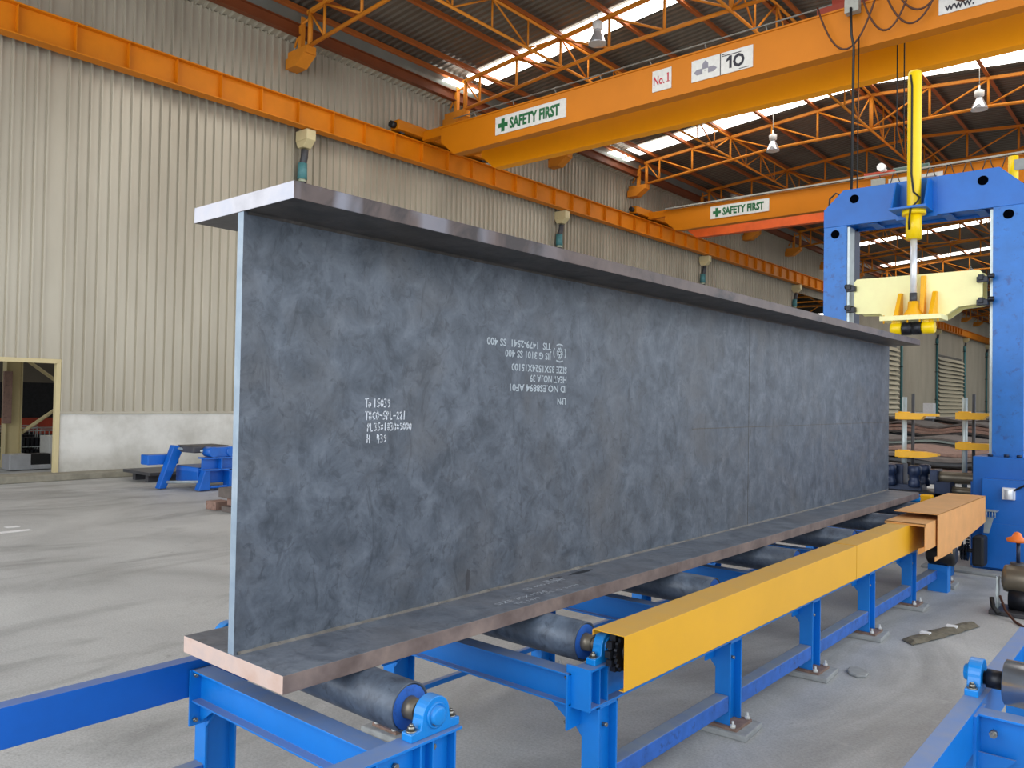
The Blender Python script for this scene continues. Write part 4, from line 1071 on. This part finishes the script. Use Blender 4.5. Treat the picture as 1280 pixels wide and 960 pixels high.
for xx, ys_ in ((-22.3, (6.0, 6.7, 7.4)), (-24.0, (6.4, 7.1, 7.8)), (-25.8, (7.0, 7.7))):
    for yy in ys_:
        rk += 1
        t = thing('wire_rack', 'low wire rack of small steel parts behind the doorway', 'rack', (xx, yy, 0), 'wire racks behind the doorway')
        mb = MB(); h = .95
        for z in (.15, .5, .95):
            mb.box(xx-.35, xx+.35, yy-.3, yy-.28, z, z+.02).box(xx-.35, xx+.35, yy+.28, yy+.3, z, z+.02).box(xx-.35, xx-.33, yy-.3, yy+.3, z, z+.02).box(xx+.33, xx+.35, yy-.3, yy+.3, z, z+.02)
        for a in (-.35, .33):
            for b in (-.3, .28): mb.box(xx+a, xx+a+.02, yy+b, yy+b+.02, 0, .97)
        mb.build('frame', 'guide', t)
        mb = MB()
        for q in range(5): mb.box(xx-.3, xx+.3, yy-.26+q*.11, yy-.2+q*.11, .17, .42); mb.box(xx-.3, xx+.3, yy-.26+q*.11, yy-.2+q*.11, .52, .76)
        pieces(mb, 'part_tray', 'black_steel', t)
t = thing('sheet_metal_box', 'silver sheet metal box with dark opening on the floor behind the doorway', 'box', (-20.6, 6, 0))
MB().box(-20.9, -20.3, 5.6, 6.1, .02, .42).box(-20.9, -20.3, 6.1, 6.6, .02, .14).build('shell', 'sheetmetal', t, bevel=.01)
MB().box(-20.8, -20.32, 6.1, 6.58, .14, .42).build('opening', 'black', t)
mb = MB(); mb.box(-21.6, -20.9, 6.75, 7.3, 0, .85); tag(mb.build('white_crate', 'white_sign', bevel=.01), 'white crate just inside the doorway at its right jamb', 'crate')
# adjoining bay trusses
for i, y in enumerate((52.5, 58.5, 64.5, 71)):
    t = thing('roof_truss', 'orange truss of the adjoining bay seen through the wall opening', 'truss', (-25, y, 9), 'trusses of the adjoining bay')
    mb = MB(); mb.cyl((-45, y, 10.2), (-18.3, y, 10.2), .08, n=6).cyl((-45, y, 11.4), (-18.3, y, 11.4), .08, n=6); pieces(mb, 'chord', 'orange_truss', t)
    mb = MB()
    for k_ in range(13): mb.cyl((-18.3-k_*2, y, 10.2 if k_ % 2 else 11.4), (-20.3-k_*2, y, 11.4 if k_ % 2 else 10.2), .05, n=6)
    pieces(mb, 'web_member', 'orange_truss', t)
mb = MB(); mb.box(-40, -19, 66, 66.8, 9.6, 9.7); struct(mb.build('window_20', 'skylight'), 'bright slot in the adjoining bay')

# ------------------------------------------------------------------ far stock seen under the portal
k = 0
def stack(cx, cy, w, d, nn, th, cat='plate'):
    z = .25
    mb = MB()
    for q in range(3): mb.box(cx-w/2+.1, cx+w/2-.1, cy-d/2+.2+q*(d-.6)/2, cy-d/2+.4+q*(d-.6)/2, 0, .25)
    tag(mb.build('timber_bearers', 'dark_metal'), 'timber bearers under a stack of plates behind the portal', 'timber', 'bearers under the far plate stacks')
    ph = R.uniform(0, 6); am = 0.0
    for i in range(nn):
        mb = MB(); dx, dy = R.uniform(-.4,.4), R.uniform(-.6,.6); a = th*R.uniform(.7,1.3); N = 14; prev = None
        dx *= .3; am += R.uniform(0, .022)
        lo = []; hi = []
        for j in range(N+1):
            x = cx+dx-w/2+w*j/N; zz = z+am*(1+math.sin(ph+(x-cx)*2.2)); lo.append((x, zz)); hi.append((x, zz+a))
        mb.prism(lo+hi[::-1], 'Y', cy+dy-d/2, cy+dy+d/2)
        tag(mb.build('steel_plate', R.choice(['dark_metal', 'brown_block', 'black_steel', 'grey_block', 'gutter', 'grey_block'])), 'steel plate in the far piles between the portal columns', 'plate', 'steel plates piled far behind the portal')
        z += a + .012
stack(-3.2, 24.5, 4.6, 3, 5, .08)
stack(-4.2, 31.5, 6.5, 3.5, 7, .08)
stack(-6.5, 40, 8, 4, 8, .1)
stack(-9.0, 52, 9, 5, 8, .11)
t = thing('white_cabinet', 'small white cabinet far behind the left spindle', 'cabinet', (-7.7, 44.2, 0))
MB().box(-7.95, -7.45, 44.0, 44.5, 1.45, 2.25).build('body', 'white', t, bevel=.02); MB().box(-7.9, -7.5, 44.05, 44.45, 0, 1.45).build('stand', 'dark_metal', t)

# ------------------------------------------------------------------ light
w = bpy.data.worlds.new('sky'); scene.world = w; w.use_nodes = True
bg = w.node_tree.nodes['Background']; bg.inputs[0].default_value = (.80, .90, 1.0, 1); bg.inputs[1].default_value = .8
def area(name, loc, rot, sx, sy, power, col):
    l = bpy.data.lights.new(name, 'AREA'); l.shape = 'RECTANGLE'; l.size = sx; l.size_y = sy; l.energy = power; l.color = col
    o = bpy.data.objects.new(name, l); COL.objects.link(o); o.location = loc; o.rotation_euler = rot; return o
area('floor_bounce', (-10, 9, .4), (math.radians(180), 0, 0), 9, 10, 110, (1, .95, .86))
area('daylight_open_front', (-6, YA-1, 6), (math.radians(90), 0, 0), 22, 11, 2500, (.96, .98, 1))     # faces +Y
area('daylight_open_side', (8.5, 9, 6), (math.radians(90), 0, math.radians(90)), 36, 9, 1750, (.92, .96, 1))  # faces -X
for i, y in enumerate((12, 32, 54, 78, 100)):
    area('roof_fill', (-6.6, y, 12.0), (0, 0, 0), 16, 6, 650, (1, .98, .93))  # added unseen fill lamps under the roof, standing in for skylight daylight

area('adjoining_fill', (-27, 10, 11), (0, 0, 0), 12, 30, 900, (1, .97, .92))  # added unseen lamp that brightens the bay behind the doorway
scene.view_settings.view_transform = 'Standard'; scene.view_settings.look = 'None'; scene.view_settings.exposure = 0; scene.view_settings.gamma = 1
for o in COL.objects:
    if '_o' in o: del o['_o']
